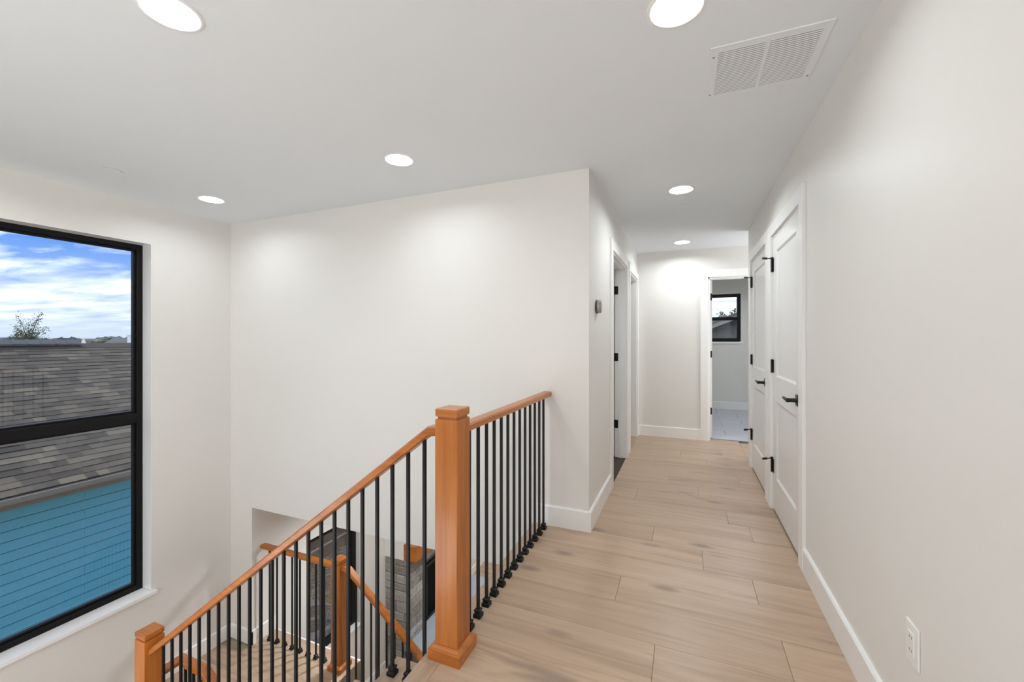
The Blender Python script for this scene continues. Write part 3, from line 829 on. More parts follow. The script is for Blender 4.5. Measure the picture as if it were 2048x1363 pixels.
# ------------------------------------------------------------------ newel posts
def newel(x, y, z0, ztop, label, base=True, s=0.106):
    p = empty('newel_post', (x, y, z0), label=label, cat='newel post')
    h = s / 2
    B(x - h, x + h, y - h, y + h, z0, ztop - 0.043).build('shaft', M_woodZ, p, bevel=0.004)
    g = h - 0.009
    B(x - g, x + g, y - g, y + g, ztop - 0.044, ztop - 0.033).build('groove', M_woodZ, p)
    B(x - h, x + h, y - h, y + h, ztop - 0.034, ztop).build('cap', M_woodX, p, bevel=0.006)
    if base:
        b0 = 0.0735
        b1 = b0 - 0.010; b2 = s / 2 + 0.004
        pr = []
        mb = MB()
        for (hw, zz) in ((b0, z0), (b0, z0 + 0.043), (b0 - 0.003, z0 + 0.047), (b0 - 0.007, z0 + 0.048), (b2, z0 + 0.0555), (h + 0.002, z0 + 0.0570), (h - 0.002, z0 + 0.0570)):
            pr.append([(x - hw, y - hw, zz), (x + hw, y - hw, zz), (x + hw, y + hw, zz), (x - hw, y + hw, zz)])
        pts = [q for ring in pr for q in ring]
        fs = [(3, 2, 1, 0)]
        for k in range(len(pr) - 1):
            for i in range(4):
                j = (i + 1) % 4
                fs.append((4 * k + i, 4 * k + j, 4 * k + 4 + j, 4 * k + 4 + i))
        mb.addv(pts, fs)
        mb.build('base_moulding', M_woodX, p)
    return p
NX, NY = -0.893, 1.500
newel(NX, NY, 0.0, 1.014, 'large orange-brown newel post at the head of the stairs, foreground')
newel(-3.042, 1.503, ZL, -0.484, 'newel post at the foot of the upper flight under the tall window')
N2X, N2Y = -2.912, 2.897
newel(N2X, N2Y, ZL, -0.700, 'newel post on the landing edge beside the lower flight')

# ------------------------------------------------------------------ railings
RW, RT = 0.062, 0.034        # handrail width / thickness
BS = 0.0128                  # baluster thickness
_bal = {}
def shoe_mesh():
    mb = MB()
    rings = [(0.0185, 0.0), (0.0185, 0.015), (0.0165, 0.018), (0.012, 0.020), (0.0135, 0.028), (0.0150, 0.030), (0.0150, 0.035), (0.0085, 0.039), (0.0078, 0.041)]
    pts, fs = [], [(3, 2, 1, 0)]
    for (r_, z_) in rings:
        pts += [(-r_, -r_, z_), (r_, -r_, z_), (r_, r_, z_), (-r_, r_, z_)]
    for k in range(len(rings) - 1):
        for i in range(4):
            j = (i + 1) % 4
            fs.append((4 * k + i, 4 * k + j, 4 * k + 4 + j, 4 * k + 4 + i))
    fs.append(tuple(4 * (len(rings) - 1) + i for i in range(4)))
    return MB().addv(pts, fs).mesh('shoe', M_iron, (0, 0, 0))
SHOE = shoe_mesh()
def baluster(parent, x, y, z0, z1):
    h = BS / 2
    key = round(z1 - z0, 4)
    if key not in _bal:
        _bal[key] = B(-h, h, -h, h, 0, z1 - z0).mesh('baluster', M_iron, (0, 0, 0))
    o = put(_bal[key], 'baluster', (x, y, z0), parent)
    put(SHOE, 'shoe', (x, y, z0), o)
    return o

def rail_section(w=RW, t=RT, c=0.007):
    h = w / 2
    return [(-h, -t + c * 0.6), (-h, -c), (-h + c, 0), (h - c, 0), (h, -c), (h, -t + c * 0.6), (h - c, -t), (-h + c, -t)]

def rail_path(pts, mat, parent, name='handrail', smooth=False):
    """sweep the rail section along a path of top-centre points with mitred vertical sections"""
    sec = rail_section()
    pts = [Vector(p) for p in pts]
    V, Fs = [], []
    for i, p in enumerate(pts):
        a = (pts[i] - pts[i - 1]) if i > 0 else (pts[1] - pts[0])
        b_ = (pts[i + 1] - pts[i]) if i < len(pts) - 1 else a
        ah = Vector((a.x, a.y, 0)).normalized(); bh = Vector((b_.x, b_.y, 0)).normalized()
        na = Vector((ah.y, -ah.x, 0)); nb = Vector((bh.y, -bh.x, 0))
        n = (na + nb)
        n = n / max(n.length_squared, 1e-6) * 2 if n.length > 1e-3 else na
        for (u, v) in sec:
            # keep rail thickness perpendicular to the slope
            sl = max(abs(a.normalized().z), abs(b_.normalized().z))
            k = 1.0 / math.sqrt(max(1 - sl * sl, 0.2))
            V.append(p + n * u + Vector((0, 0, v * (k if v < -0.001 else 1))))
    m_ = len(sec)
    for k in range(len(pts) - 1):
        for i in range(m_):
            j = (i + 1) % m_
            Fs.append((k * m_ + i, k * m_ + j, (k + 1) * m_ + j, (k + 1) * m_ + i))
    Fs.append(tuple(range(m_ - 1, -1, -1))); Fs.append(tuple((len(pts) - 1) * m_ + i for i in range(m_)))
    return MB().addv(V, Fs).build(name, mat, parent)

# 1: level guard along the hallway edge
r1 = empty('stair_railing', (NX, 2.2, 0), label='level guard rail with black balusters from newel to hallway wall', cat='railing')
RZ = 0.930
rail_path([(NX, NY + 0.0525, RZ), (NX, YB - 0.0005, RZ)], M_woodY, r1)
for i in range(13):
    baluster(r1, NX - 0.003, 1.648 + i * 0.0880, 0.0, RZ - RT + 0.004)

# 2: railing of the upper flight
SL = 0.757
r2 = empty('stair_railing', (-2.0, NY, -0.9), label='sloping rail with black balusters down the upper flight, in front', cat='railing')
XA = -1.000
railz = lambda x: RZ + SL * (x - XA)
rail_path([(NX - 0.0525, NY, RZ), (XA, NY, RZ), (-2.9885, NY, railz(-2.9885))], M_woodX, r2)
for i in range(23):
    x = -1.032 - 0.0847 * i
    k = int((XN - x) // RUN) + 1
    zt = -RISE * k if k <= 8 else ZL
    baluster(r2, x, NY, zt, railz(x) - RT * 1.25 + 0.006)

# 3: level guard at the landing edge
r3 = empty('stair_railing', (-3.4, N2Y, ZL), label='level guard rail on the landing seen through the wall opening', cat='railing')
RZ3 = -0.765
rail_path([(XL + 0.0005, N2Y, RZ3), (N2X - 0.052, N2Y, RZ3)], M_woodX, r3)
for i in range(9):
    baluster(r3, -3.82 + 0.1035 * i, N2Y - 0.005, ZL, RZ3 - RT + 0.004)

# 4: railing of the lower flight, outer side
r4 = empty('stair_railing', (-2.0, N2Y, -2.5), label='sloping rail descending right from the landing newel', cat='railing')
SL4 = 0.725
XB = -2.80
z4 = lambda x: RZ3 - SL4 * (x - XB)
rail_path([(N2X + 0.052, N2Y, RZ3), (XB, N2Y, RZ3), (-0.80, N2Y, z4(-0.80))], M_woodX, r4)
for i in range(22):
    x = -2.72 + 0.0847 * i
    k = min(int((x - XLE) // RUN) + 1, 8)
    baluster(r4, x, N2Y, ZL - RISE * k, z4(x) - RT * 1.24 + 0.006)

# 5: railing of the lower flight, inner side, mitred back to the newel
r5 = empty('stair_railing', (-3.0, 1.68, ZL), label='short mitred rail turning from the lower newel towards the lower flight', cat='railing')
YI = 1.678
rail_path([(-3.045, 1.5565, -0.778), (-3.045, YI, -0.778), (-2.80, YI, -0.778), (-0.95, YI, -0.778 - SL4 * 1.85)], M_woodX, r5)
for i in range(3):
    baluster(r5, -3.00 + 0.0847 * i, YI, ZL, -0.778 - RT + 0.004)
for i in range(20):
    x = -2.72 + 0.0847 * i
    k = min(int((x - XLE) // RUN) + 1, 8)
    baluster(r5, x, YI + 0.006, ZL - RISE * k, -0.778 - SL4 * (x + 2.80) - RT * 1.24 + 0.006)

# ------------------------------------------------------------------ recessed lamps
def lamp(x, y, zc, label, lens=None):
    L = empty('recessed_light', (x, y, zc), label=label, cat='ceiling light', group=None)
    MB().lathe([(0.0835, zc + 0.0005), (0.0835, zc - 0.003), (0.087, zc - 0.005), (0.096, zc - 0.003), (0.0975, zc - 0.0002)], (x, y, 0), 2, 40, caps=False).build('trim_ring', M_can, L, smooth=True)
    MB().lathe([(0.0838, zc), (0.081, zc + 0.004), (0.062, zc + 0.021)], (x, y, 0), 2, 40, caps=False).build('reflector', M_can, L, smooth=True)
    MB().lathe([(0.0621, zc + 0.021), (0.0621, zc + 0.026)], (x, y, 0), 2, 32).build('lens', lens or M_lens, L)
    MB().lathe([(0.0623, zc + 0.027), (0.0603, zc + 0.10)], (x, y, 0), 2, 24).build('can', M_can, L)
    return L
LL = ['largest recessed ceiling light, cut by the top edge at left', 'recessed ceiling light beside the return air grille',
      'recessed ceiling light above the back wall of the stairwell', 'recessed ceiling light nearest the tall window corner',
      'recessed ceiling light just inside the hallway', 'recessed ceiling light nearest the bathroom doorway',
      'recessed ceiling light over the landing outside the view', 'first added ceiling light behind the camera', 'second added ceiling light behind the camera']  # those behind the camera are unseen, added for light
for i, ((x, y), lb) in enumerate(zip(LIGHTS, LL)): lamp(x, y, H, lb, M_lens_hall if i in (4, 5) else None)
lamp(LB[0][0], LB[0][1], H, 'added ceiling light inside the bathroom', M_lens_bath)  # unseen lamp, added to light the bathroom
lamp(LROOM[0][0], LROOM[0][1], H, 'added ceiling light in the room behind the left doorway')  # unseen lamp, added to light the doorway
for i, (x, y) in enumerate(LLOW):  # unseen lamps, added to brighten the lower room
    lamp(x, y, ZC, ['added light below, near the window', 'added light below, before the fireplace', 'added light below, near the lower stair', 'added light below, centre of the room', 'added light below, at the far end'][i], M_lens_low)

# ------------------------------------------------------------------ ceiling fittings
def cover(x, y, r_, label):
    c = empty('sprinkler_cover', (x, y, H), label=label, cat='sprinkler cover')
    MB().lathe([(r_ * 0.80, H), (r_ * 0.80, H - 0.003)], (x, y, 0), 2, 32).build('cup', M_slot, c)
    MB().lathe([(r_, H - 0.003), (r_, H - 0.0055), (r_ - 0.003, H - 0.0065)], (x, y, 0), 2, 40).build('cover_plate', M_ceil, c)
cover(-3.615, 1.575, 0.050, 'flat round white cover plate on the ceiling near the tall window')
cover(-0.033, 3.862, 0.047, 'flat round white cover plate on the hallway ceiling')

g = empty('return_air_grille', (0.30, 2.01, H), label='square white return air grille on the ceiling by the right wall', cat='vent')
gx0, gx1, gy0, gy1 = 0.092, 0.500, 1.817, 2.205
zt = H - 0.005
mb = MB()
bd = 0.030
for (a, b_, c, d) in ((gx0, gx1, gy0, gy0 + bd), (gx0, gx1, gy1 - bd, gy1), (gx0, gx0 + bd, gy0 + bd, gy1 - bd), (gx1 - bd, gx1, gy0 + bd, gy1 - bd)):
    mb.box(a, b_, c, d, zt, H)
mb.build('frame', M_grille, g, bevel=0.0015)
xm = (gx0 + gx1) / 2
B(xm - 0.006, xm + 0.006, gy0 + bd, gy1 - bd, zt + 0.001, H).build('centre_bar', M_grille, g)
B(gx0 + 0.02, gx1 - 0.02, gy0 + 0.02, gy1 - 0.02, H - 0.0012, H - 0.0002).build('backing', simple('slat_gap_shade', (0.12, 0.12, 0.12), 0.8), g)  # shade between the slats is put into this sheet's dark colour
mb = MB()
n = 27
for i in range(n):
    y = gy0 + bd + (i + 0.5) * (gy1 - gy0 - 2 * bd) / n
    for (a, b_) in ((gx0 + bd, xm - 0.006), (xm + 0.006, gx1 - bd)):
        mb.prism([(y + 0.0036, zt + 0.0010), (y + 0.0028, zt + 0.0004), (y - 0.0036, zt + 0.0022), (y - 0.0030, zt + 0.0028)], 0, a, b_)
mb.build('slats', M_grille, g, kind='stuff')
for (x, y) in ((gx0 + 0.013, gy0 + 0.06), (gx0 + 0.013, gy1 - 0.045), (gx1 - 0.013, gy1 - 0.045)):
    MB().lathe([(0.0045, zt - 0.0012), (0.0045, zt + 0.001)], (x, y, 0), 2, 12).build('screw', M_screw, g)

# ------------------------------------------------------------------ wall fittings
t = empty('thermostat', (XH, 3.03, 1.530), label='round bronze thermostat on the left hallway wall', cat='thermostat')
MB().lathe([(0.049, XH), (0.049, XH + 0.008), (0.047, XH + 0.010)], (0, 3.03, 1.530), 0, 40).build('wall_plate', M_dark, t, smooth=True)
MB().lathe([(0.045, XH + 0.010), (0.048, XH + 0.014), (0.048, XH + 0.030), (0.046, XH + 0.032)], (0, 3.03, 1.530), 0, 40).build('ring', M_bronze, t, smooth=True)
MB().lathe([(0.0455, XH + 0.032), (0.044, XH + 0.036), (0.030, XH + 0.0385)], (0, 3.03, 1.530), 0, 40).build('face', M_tglass, t, smooth=True)

o = empty('wall_outlet', (XR, 1.572, 0.41), label='white outlet plate low on the right wall', cat='outlet')
yc, zc = 1.572, 0.408
B(XR - 0.006, XR, yc - 0.037, yc + 0.037, zc - 0.060, zc + 0.060).build('cover_plate', M_plate, o, bevel=0.003)
B(XR - 0.0085, XR - 0.005, yc - 0.0165, yc + 0.0165, zc - 0.033, zc + 0.033).build('receptacle', M_plate, o, bevel=0.001)
for dz in (-0.019, 0.019):
    for dy in (-0.006, 0.006):
        B(XR - 0.0088, XR - 0.008, yc + dy - 0.001, yc + dy + 0.001, zc + dz - 0.004, zc + dz + 0.004).build('slot', M_slot, o)
for dz in (-0.048, 0.048):
    MB().lathe([(0.003, XR - 0.0066), (0.003, XR - 0.005)], (0, yc, zc + dz), 0, 10).build('screw', M_plate, o)

# ------------------------------------------------------------------ fireplace below
fp = empty('fireplace', (XL, 5.68, ZM), label='grey stone fireplace with wooden mantel in the room below', cat='fireplace')
FY0, FY1, FX = 4.74, 6.62, -3.548
ZS = -1.772
B(XL, FX - 0.045, FY0 + 0.045, FY1 - 0.045, ZM, ZS - 0.01).build('core', M_mortar, fp)
B(XL, -3.608, FY0 + 0.006, FY1 - 0.006, ZS - 0.01, ZC).build('chimney_breast', M_wall, fp)
# stones: left end (facing -Y) and front (facing +X)
rs = random.Random(3)
z_ = ZM
row = 0
BX = (5.195, 6.165, -2.905, -2.068)
def stone(x0, x1, y0, y1, z0, z1):
    g_ = 0.004
    x0 += g_; x1 -= g_; y0 += g_; y1 -= g_; z0 += g_; z1 -= g_
    mb = MB(); j = lambda: rs.uniform(-0.006, 0.006)
    p = [(x0 + j(), y0 + j(), z0), (x1 + j(), y0 + j(), z0), (x1 + j(), y1 + j(), z0), (x0 + j(), y1 + j(), z0), (x0 + j(), y0 + j(), z1), (x1 + j(), y0 + j(), z1), (x1 + j(), y1 + j(), z1), (x0 + j(), y1 + j(), z1)]
    mb.addv(p, [(0, 3, 2, 1), (4, 5, 6, 7), (0, 1, 5, 4), (1, 2, 6, 5), (2, 3, 7, 6), (3, 0, 4, 7)])
    mb.build('stone', M_stone, fp, origin=(x0, y0, z0), bevel=0.006, seg=1)
while z_ < ZS - 0.03:
    hh = rs.choice((0.10, 0.125, 0.15))
    if z_ + hh > ZS - 0.06: hh = ZS - z_
    # left end
    corner = rs.uniform(0.06, 0.2)
    xs_ = [XL, XL + rs.uniform(0.10, 0.2), FX - (0.0 if row % 2 else 0.055)]
    for a, b_ in zip(xs_[:-1], xs_[1:]): stone(a, b_, FY0, FY0 + 0.06, z_, z_ + hh)
    y = FY0 + (0.06 if row % 2 else 0.0)
    while y < FY1 - 0.02:
        y2 = min(y + rs.uniform(0.16, 0.42), FY1)
        if FY1 - y2 < 0.08: y2 = FY1
        segs = [(y, y2)]
        if z_ + hh > BX[2] + 0.02 and z_ < BX[3] - 0.02:
            segs = []
            if y < BX[0]: segs.append((y, min(y2, BX[0])))
            if y2 > BX[1]: segs.append((max(y, BX[1]), y2))
        for (a, b_) in segs:
            if b_ - a > 0.03 and z_ + hh > -2.95: stone(FX - 0.06, FX, a, b_, z_, z_ + hh)
        y = y2
    z_ += hh; row += 1
ib = MB()
win_frame_bars(ib, 0, FX - 0.055, FX - 0.005, BX[0], BX[1], BX[2], BX[3], 0.05)
ib.build('firebox_frame', M_black, fp)
B(FX - 0.05, FX - 0.03, BX[0] + 0.05, BX[1] - 0.05, BX[2] + 0.05, BX[3] - 0.05).build('firebox_glass', M_firebox, fp)
B(-3.608, -3.400, FY0, FY1, ZS + 0.002, -1.555).build('mantel', M_woodY, fp, bevel=0.006)
B(FX - 0.005, -3.05, FY0 - 0.01, FY1, -3.00, -2.94).build('hearth_slab', M_hearth, fp, bevel=0.005)
B(FX - 0.03, -3.09, FY0 + 0.03, FY1 - 0.03, ZM, -3.00).build('hearth_base', M_mortar, fp)

# ------------------------------------------------------------------ outside
ZG = -3.70
struct(B(-260, 60, -200, 260, ZG - 0.3, ZG - 0.02), 'ground', M_grass, 'ground outside around the houses', 'ground', origin=(0, 0, ZG))
yd = empty('side_yard', (-6, 6, ZG), label='gravel side yard between the two houses', cat='yard', kind='structure')
B(-7.62, -6.42, -2, 16, ZG - 0.02, ZG).build('gravel_bed', M_gravel, yd, origin=(-7, 6, ZG))
B(-6.42, -4.12, -2, 16, ZG - 0.02, ZG + 0.01).build('moss_strip', M_moss, yd, origin=(-6, 6, ZG))
B(-9.12, -7.62, -2, 16, ZG - 0.02, ZG + 0.02).build('mulch_bed', M_mulch, yd, origin=(-8, 6, ZG))
pipe = MB().tube([(-7.98, -2, ZG + 0.045), (-7.98, 16, ZG + 0.045)], 0.028, 12).build('drain_pipe', M_kerb)
tag(pipe, 'thin white pipe lying on the dark mulch outside', 'pipe')

# air conditioner outside the lower window
ac = empty('air_conditioner', (-5.03, 4.49, ZG), label='dark outdoor air conditioner unit below the lower window', cat='air conditioner')
ax0, ax1, ay0, ay1, azt = -5.40, -4.66, 4.12, 4.86, -2.80
B(ax0, ax1, ay0, ay1, ZG + 0.03, azt - 0.05).build('body', M_acbody, ac, bevel=0.06, seg=4)
B(ax0 - 0.01, ax1 + 0.01, ay0 - 0.01, ay1 + 0.01, azt - 0.05, azt).build('top_panel', M_actop, ac, bevel=0.03, seg=3)
mb = MB()
cx, cy_ = (ax0 + ax1) / 2, (ay0 + ay1) / 2
for r_ in (0.06, 0.10, 0.14, 0.18, 0.22, 0.26, 0.30):
    mb.lathe([(r_ - 0.006, azt + 0.002), (r_ - 0.006, azt + 0.012), (r_ + 0.006, azt + 0.012), (r_ + 0.006, azt + 0.002)], (cx, cy_, 0), 2, 32, caps=False)
mb.build('fan_grille', M_acbody, ac)
for i in range(14):
    z0 = ZG + 0.08 + i * 0.038
    MB().box(ax1 - 0.001, ax1 + 0.012, ay0 + 0.06, ay1 - 0.06, z0, z0 + 0.016).build('louver', M_acbody, ac)

# blue neighbour house
nh = empty('neighbour_house', (-12.7, 4, ZG), label='blue sided house with grey shingle roof outside the tall window', cat='house')
XS, XEV, ZEV, XRG, ZRG = -9.10, -8.66, -0.885, -12.72, 1.145
NY0, NY1 = -4.0, 9.2
PIT = (ZRG - ZEV) / (XEV - XRG)
B(-16.2, XS - 0.05, NY0 + 0.3, NY1 - 0.3, ZG - 0.05, ZEV - 0.12).build('wall', M_sheath, nh)
EXP = 0.152
z_ = ZEV - 0.16
k = 0
while z_ > ZG + 0.2:
    prof = [(XS - 0.03, z_), (XS - 0.006, z_), (XS - 0.006, z_ - 0.004), (XS + 0.010, z_ - EXP - 0.004), (XS - 0.03, z_ - EXP - 0.004)]
    yj = 3.6 + ((k * 1.7) % 3.4) - 1.7
    for a, b_ in ((NY0 + 0.3, yj - 0.0015), (yj + 0.0015, NY1 - 0.3)):
        MB().prism([(XS - 0.012, z_ - 0.011), (XS - 0.004, z_ - 0.011), (XS + 0.004, z_ - EXP), (XS - 0.012, z_ - EXP)], 1, a, b_).build('siding_board', M_siding, nh, origin=(XS, a, z_))
    z_ -= EXP; k += 1
# roof deck (two slopes)
MB().prism([(XEV, ZEV - 0.02), (XRG, ZRG - 0.02), (2 * XRG - XEV, ZEV - 0.02), (2 * XRG - XEV, ZEV - 0.10), (XRG, ZRG - 0.10), (XEV, ZEV - 0.10)], 1, NY0, NY1).build('roof_deck', M_roofdeck, nh)
B(XEV + 0.0, XEV - 0.03, NY0, NY1, ZEV - 0.20, ZEV - 0.03).build('fascia', M_fascia, nh)
B(XS - 0.03, XEV - 0.03, NY0, NY1, ZEV - 0.20, ZEV - 0.185).build('soffit', M_fascia, nh)
gp = [(XEV + 0.002, ZEV - 0.03), (XEV + 0.115, ZEV - 0.03), (XEV + 0.125, ZEV - 0.04), (XEV + 0.118, ZEV - 0.055), (XEV + 0.105, ZEV - 0.085), (XEV + 0.085, ZEV - 0.11), (XEV + 0.002, ZEV - 0.115)]
MB().prism([(XEV + 0.001, ZEV - 0.115), (XEV + 0.085, ZEV - 0.115), (XEV + 0.105, ZEV - 0.088), (XEV + 0.118, ZEV - 0.05), (XEV + 0.128, ZEV - 0.022), (XEV + 0.112, ZEV - 0.022), (XEV + 0.100, ZEV - 0.05), (XEV + 0.08, ZEV - 0.095), (XEV + 0.010, ZEV - 0.100), (XEV + 0.010, ZEV - 0.03), (XEV + 0.001, ZEV - 0.03)], 1, NY0, NY1).build('gutter', M_gutter, nh)
# shingles: nearest 300 in view as pieces, the rest as one part
sl_len = math.hypot(XEV - XRG, ZRG - ZEV)
ux, uz = (XRG - XEV) / sl_len, (ZRG - ZEV) / sl_len      # up the slope
nx_, nz_ = uz, -ux                                       # outward normal (x,z), nz>0
SEXP = 0.143
rsh = random.Random(11)
pieces, rest = [], []
rows = int(sl_len / SEXP)
for r_ in range(rows):
    s0 = r_ * SEXP - 0.02; s1 = s0 + SEXP + 0.03
    y = NY0 + rsh.uniform(-0.2, 0)
    while y < NY1:
        wdt = rsh.choice((0.14, 0.18, 0.24, 0.30, 0.36))
        y2 = min(y + wdt, NY1)
        ym = (max(y, NY0) + y2) / 2
        xm_ = XEV + ux * (s0 + SEXP / 2)
        ratio = ym / -xm_
        th = rsh.choice((0.006, 0.010, 0.014))
        item = (s0, s1, max(y, NY0), y2, th)
        if 0.285 < ratio < 0.475: pieces.append(item)
        else: rest.append(item)
        y = y2
def shingle_geo(mb, it):
    s0, s1, y0, y1, th = it
    def P(s, h, y): return (XEV + ux * s + nx_ * h, y, ZEV + uz * s + nz_ * h)
    lo, hi = 0.004 + th, 0.002
    p = [P(s0, lo - th - 0.003, y0), P(s0, lo - th - 0.003, y1), P(s1, hi - 0.004, y1), P(s1, hi - 0.004, y0), P(s0, lo, y0), P(s0, lo, y1), P(s1, hi, y1), P(s1, hi, y0)]
    mb.addv(p, [(0, 3, 2, 1), (4, 5, 6, 7), (0, 1, 5, 4), (1, 2, 6, 5), (2, 3, 7, 6), (3, 0, 4, 7)])
pieces.sort(key=lambda it: it[0])
rest += pieces[300:]
pieces = pieces[:300]
for it in pieces:
    mb = MB(); shingle_geo(mb, it); mb.build('shingle', M_shingle, nh, origin=mb.v[0])
mb = MB()
for it in rest: shingle_geo(mb, it)
mb.build('shingle_field', M_shingle_s, nh, origin=(XEV, 0, ZEV), kind='stuff')
# ridge: low course, then raised caps over the vent on the left part
MB().prism([(XRG + 0.16, ZRG - 0.055), (XRG, ZRG + 0.045), (XRG - 0.16, ZRG - 0.055), (XRG - 0.16, ZRG - 0.08), (XRG, ZRG + 0.015), (XRG + 0.16, ZRG - 0.08)], 1, NY0, NY1).build('ridge_course', M_shingle, nh)
y = 4.93
while y > 1.0:
    a, b_ = y - 0.225, y
    mb = MB()
    pts = []
    for yy, up in ((a, 0.012), (b_, 0.0)):
        pts += [(XRG + 0.15, yy, ZRG + 0.03 + up), (XRG, yy, ZRG + 0.125 + up), (XRG - 0.15, yy, ZRG + 0.03 + up), (XRG - 0.15, yy, ZRG - 0.0), (XRG, yy, ZRG + 0.06), (XRG + 0.15, yy, ZRG - 0.0)]
    mb.addv(pts, [(0, 1, 2, 3, 4, 5), (11, 10, 9, 8, 7, 6)] + [(i, 6 + i, 6 + (i + 1) % 6, (i + 1) % 6) for i in range(6)])
    mb.build('ridge_cap', M_ridge, nh, origin=(XRG, a, ZRG))
    y -= 0.205

# small tree beyond the ridge
def ray(u, v):
    a = (u - 1024) / F_PX; b_ = (V0 - v) / F_PX
    c, s = math.cos(YAW), math.sin(YAW)
    return Vector((-s + a * c, c + a * s, b_))
def at(u, v, d): return Vector((0, 0, CAM_H)) + ray(u, v) * d

def tree(base, crown_r, h_crown, h0, label, n_leaf, seed, lean=0.0, leafmat=None, ls=0.06, group=None):
    rt = random.Random(seed)
    t_ = empty('tree', base, label=label, cat='tree', group=group)
    mb = MB()
    bx, by, bz = base
    top = bz + h0 + h_crown
    mb.tube([(bx, by, bz), (bx + lean * 0.2, by, bz + h0 * 0.6), (bx + lean * 0.5, by, bz + h0)], [0.09, 0.07, 0.05], 8)
    tips = []
    for i in range(16):
        a = rt.uniform(0, 2 * PI); el = rt.uniform(0.35, 1.0)
        L = h_crown * rt.uniform(0.5, 1.0) * (1.1 if el > 0.75 else 0.9)
        z0 = bz + h0 * rt.uniform(0.9, 1.0)
        p0 = Vector((bx + lean * 0.5, by, z0))
        p2 = p0 + Vector((math.cos(a) * crown_r * (1.1 - el * 0.6), math.sin(a) * crown_r * (1.1 - el * 0.6), L * el))
        p1 = (p0 + p2) / 2 + Vector((0, 0, L * 0.08))
        mb.tube([p0, p1, p2], [0.022, 0.012, 0.004], 5)
        tips.append((p0, p1, p2))
    mb.build('trunk', M_bark, t_)
    lf_ = MB()
    for i in range(n_leaf):
        p0, p1, p2 = rt.choice(tips)
        f = rt.uniform(0.1, 1.05)
        c = p0.lerp(p1, f * 2) if f < 0.5 else p1.lerp(p2, (f - 0.5) * 2)
        sp = 0.16 * crown_r * (1.2 - f * 0.5)
        c = c + Vector((rt.gauss(0, sp), rt.gauss(0, sp), rt.gauss(0, sp)))
        s_ = ls * rt.uniform(0.6, 1.3)
        d1 = Vector((rt.gauss(0, 1), rt.gauss(0, 1), rt.gauss(0, 1))).normalized()
        d2 = d1.cross(Vector((rt.gauss(0, 1), rt.gauss(0, 1), rt.gauss(0, 1)))).normalized()
        n_ = d1.cross(d2)
        lf_.addv([c - d1 * s_, c + d2 * s_ * 0.5 + n_ * s_ * 0.12, c + d1 * s_, c - d2 * s_ * 0.5 + n_ * s_ * 0.12], [(0, 1, 2, 3)])
    lf_.build('leaves', leafmat or M_leaf, t_, kind='stuff')
    return t_
tb = at(57, 676, 24.0)
tree((tb.x, tb.y, ZG), 0.85, 1.95, tb.z - ZG - 0.25, 'sparse young tree standing beyond the neighbouring roof ridge', 2600, 5, lean=0.1, ls=0.042)

# far dark-roofed house with white gable, and a white chimney stack
fa = at(170, 683, 42); fb = at(252, 683, 42)
fh = empty('distant_house', (fa.x, fa.y, ZG), label='distant dark-roofed house with a small white gable', cat='house')
zt_, zb_ = at(210, 675, 42).z, at(210, 690, 42).z
dirv = Vector((fb.x - fa.x, fb.y - fa.y, 0)); L = dirv.length; dirv.normalize()
back = Vector((-dirv.y, dirv.x, 0))
if back.x > 0: back = -back
def Q(a, b_, z): return tuple(Vector((fa.x, fa.y, 0)) + dirv * a + back * b_ + Vector((0, 0, z)))
ev = zb_ - 0.8
MB().addv([Q(0, 0, ev), Q(L, 0, ev), Q(L, 3, zt_), Q(0, 3, zt_), Q(L, 6, ev), Q(0, 6, ev)], [(0, 1, 2, 3), (3, 2, 4, 5), (0, 3, 5), (1, 4, 2), (0, 5, 4, 1)]).build('roof', M_farroof, fh)
MB().addv([Q(0.3, 0.3, ZG), Q(L - 0.3, 0.3, ZG), Q(L - 0.3, 5.7, ZG), Q(0.3, 5.7, ZG), Q(0.3, 0.3, ev), Q(L - 0.3, 0.3, ev), Q(L - 0.3, 5.7, ev), Q(0.3, 5.7, ev)], [(0, 1, 5, 4), (1, 2, 6, 5), (2, 3, 7, 6), (3, 0, 4, 7)]).build('wall', M_whitewall, fh)
MB().addv([Q(-0.75, -0.3, ev - 0.2), Q(1.0, -0.3, ev - 0.2), Q(0.12, -0.3, zt_ - 0.05), Q(-0.75, -0.22, ev - 0.2), Q(1.0, -0.22, ev - 0.2), Q(0.12, -0.22, zt_ - 0.05)], [(0, 1, 2), (5, 4, 3), (0, 3, 4, 1), (1, 4, 5, 2), (2, 5, 3, 0)]).build('gable', M_whitewall, fh)
ca, cb = at(254.5, 670.5, 40), at(265.5, 670.5, 40)
ch = empty('distant_chimney', (ca.x, ca.y, ZG), label='white box chimney at the edge of the tall window view', cat='chimney')
dv = Vector((cb.x - ca.x, cb.y - ca.y, 0)); bk = Vector((-dv.y, dv.x, 0))
if bk.x > 0: bk = -bk
def Q2(a, b_, z): return tuple(Vector((ca.x, ca.y, 0)) + dv * a + bk * b_ + Vector((0, 0, z)))
MB().addv([Q2(a, b_, z) for z in (ZG, ca.z) for (a, b_) in ((0, 0), (1, 0), (1, 1), (0, 1))], [(0, 1, 5, 4), (1, 2, 6, 5), (2, 3, 7, 6), (3, 0, 4, 7), (4, 5, 6, 7)]).build('stack', M_whitewall, ch)
MB().addv([Q2(a, b_, z) for z in (ca.z, ca.z + 0.05) for (a, b_) in ((-0.06, -0.06), (1.06, -0.06), (1.06, 1.06), (-0.06, 1.06))], [(3, 2, 1, 0), (0, 1, 5, 4), (1, 2, 6, 5), (2, 3, 7, 6), (3, 0, 4, 7), (4, 5, 6, 7)]).build('cap', M_whitewall, ch)

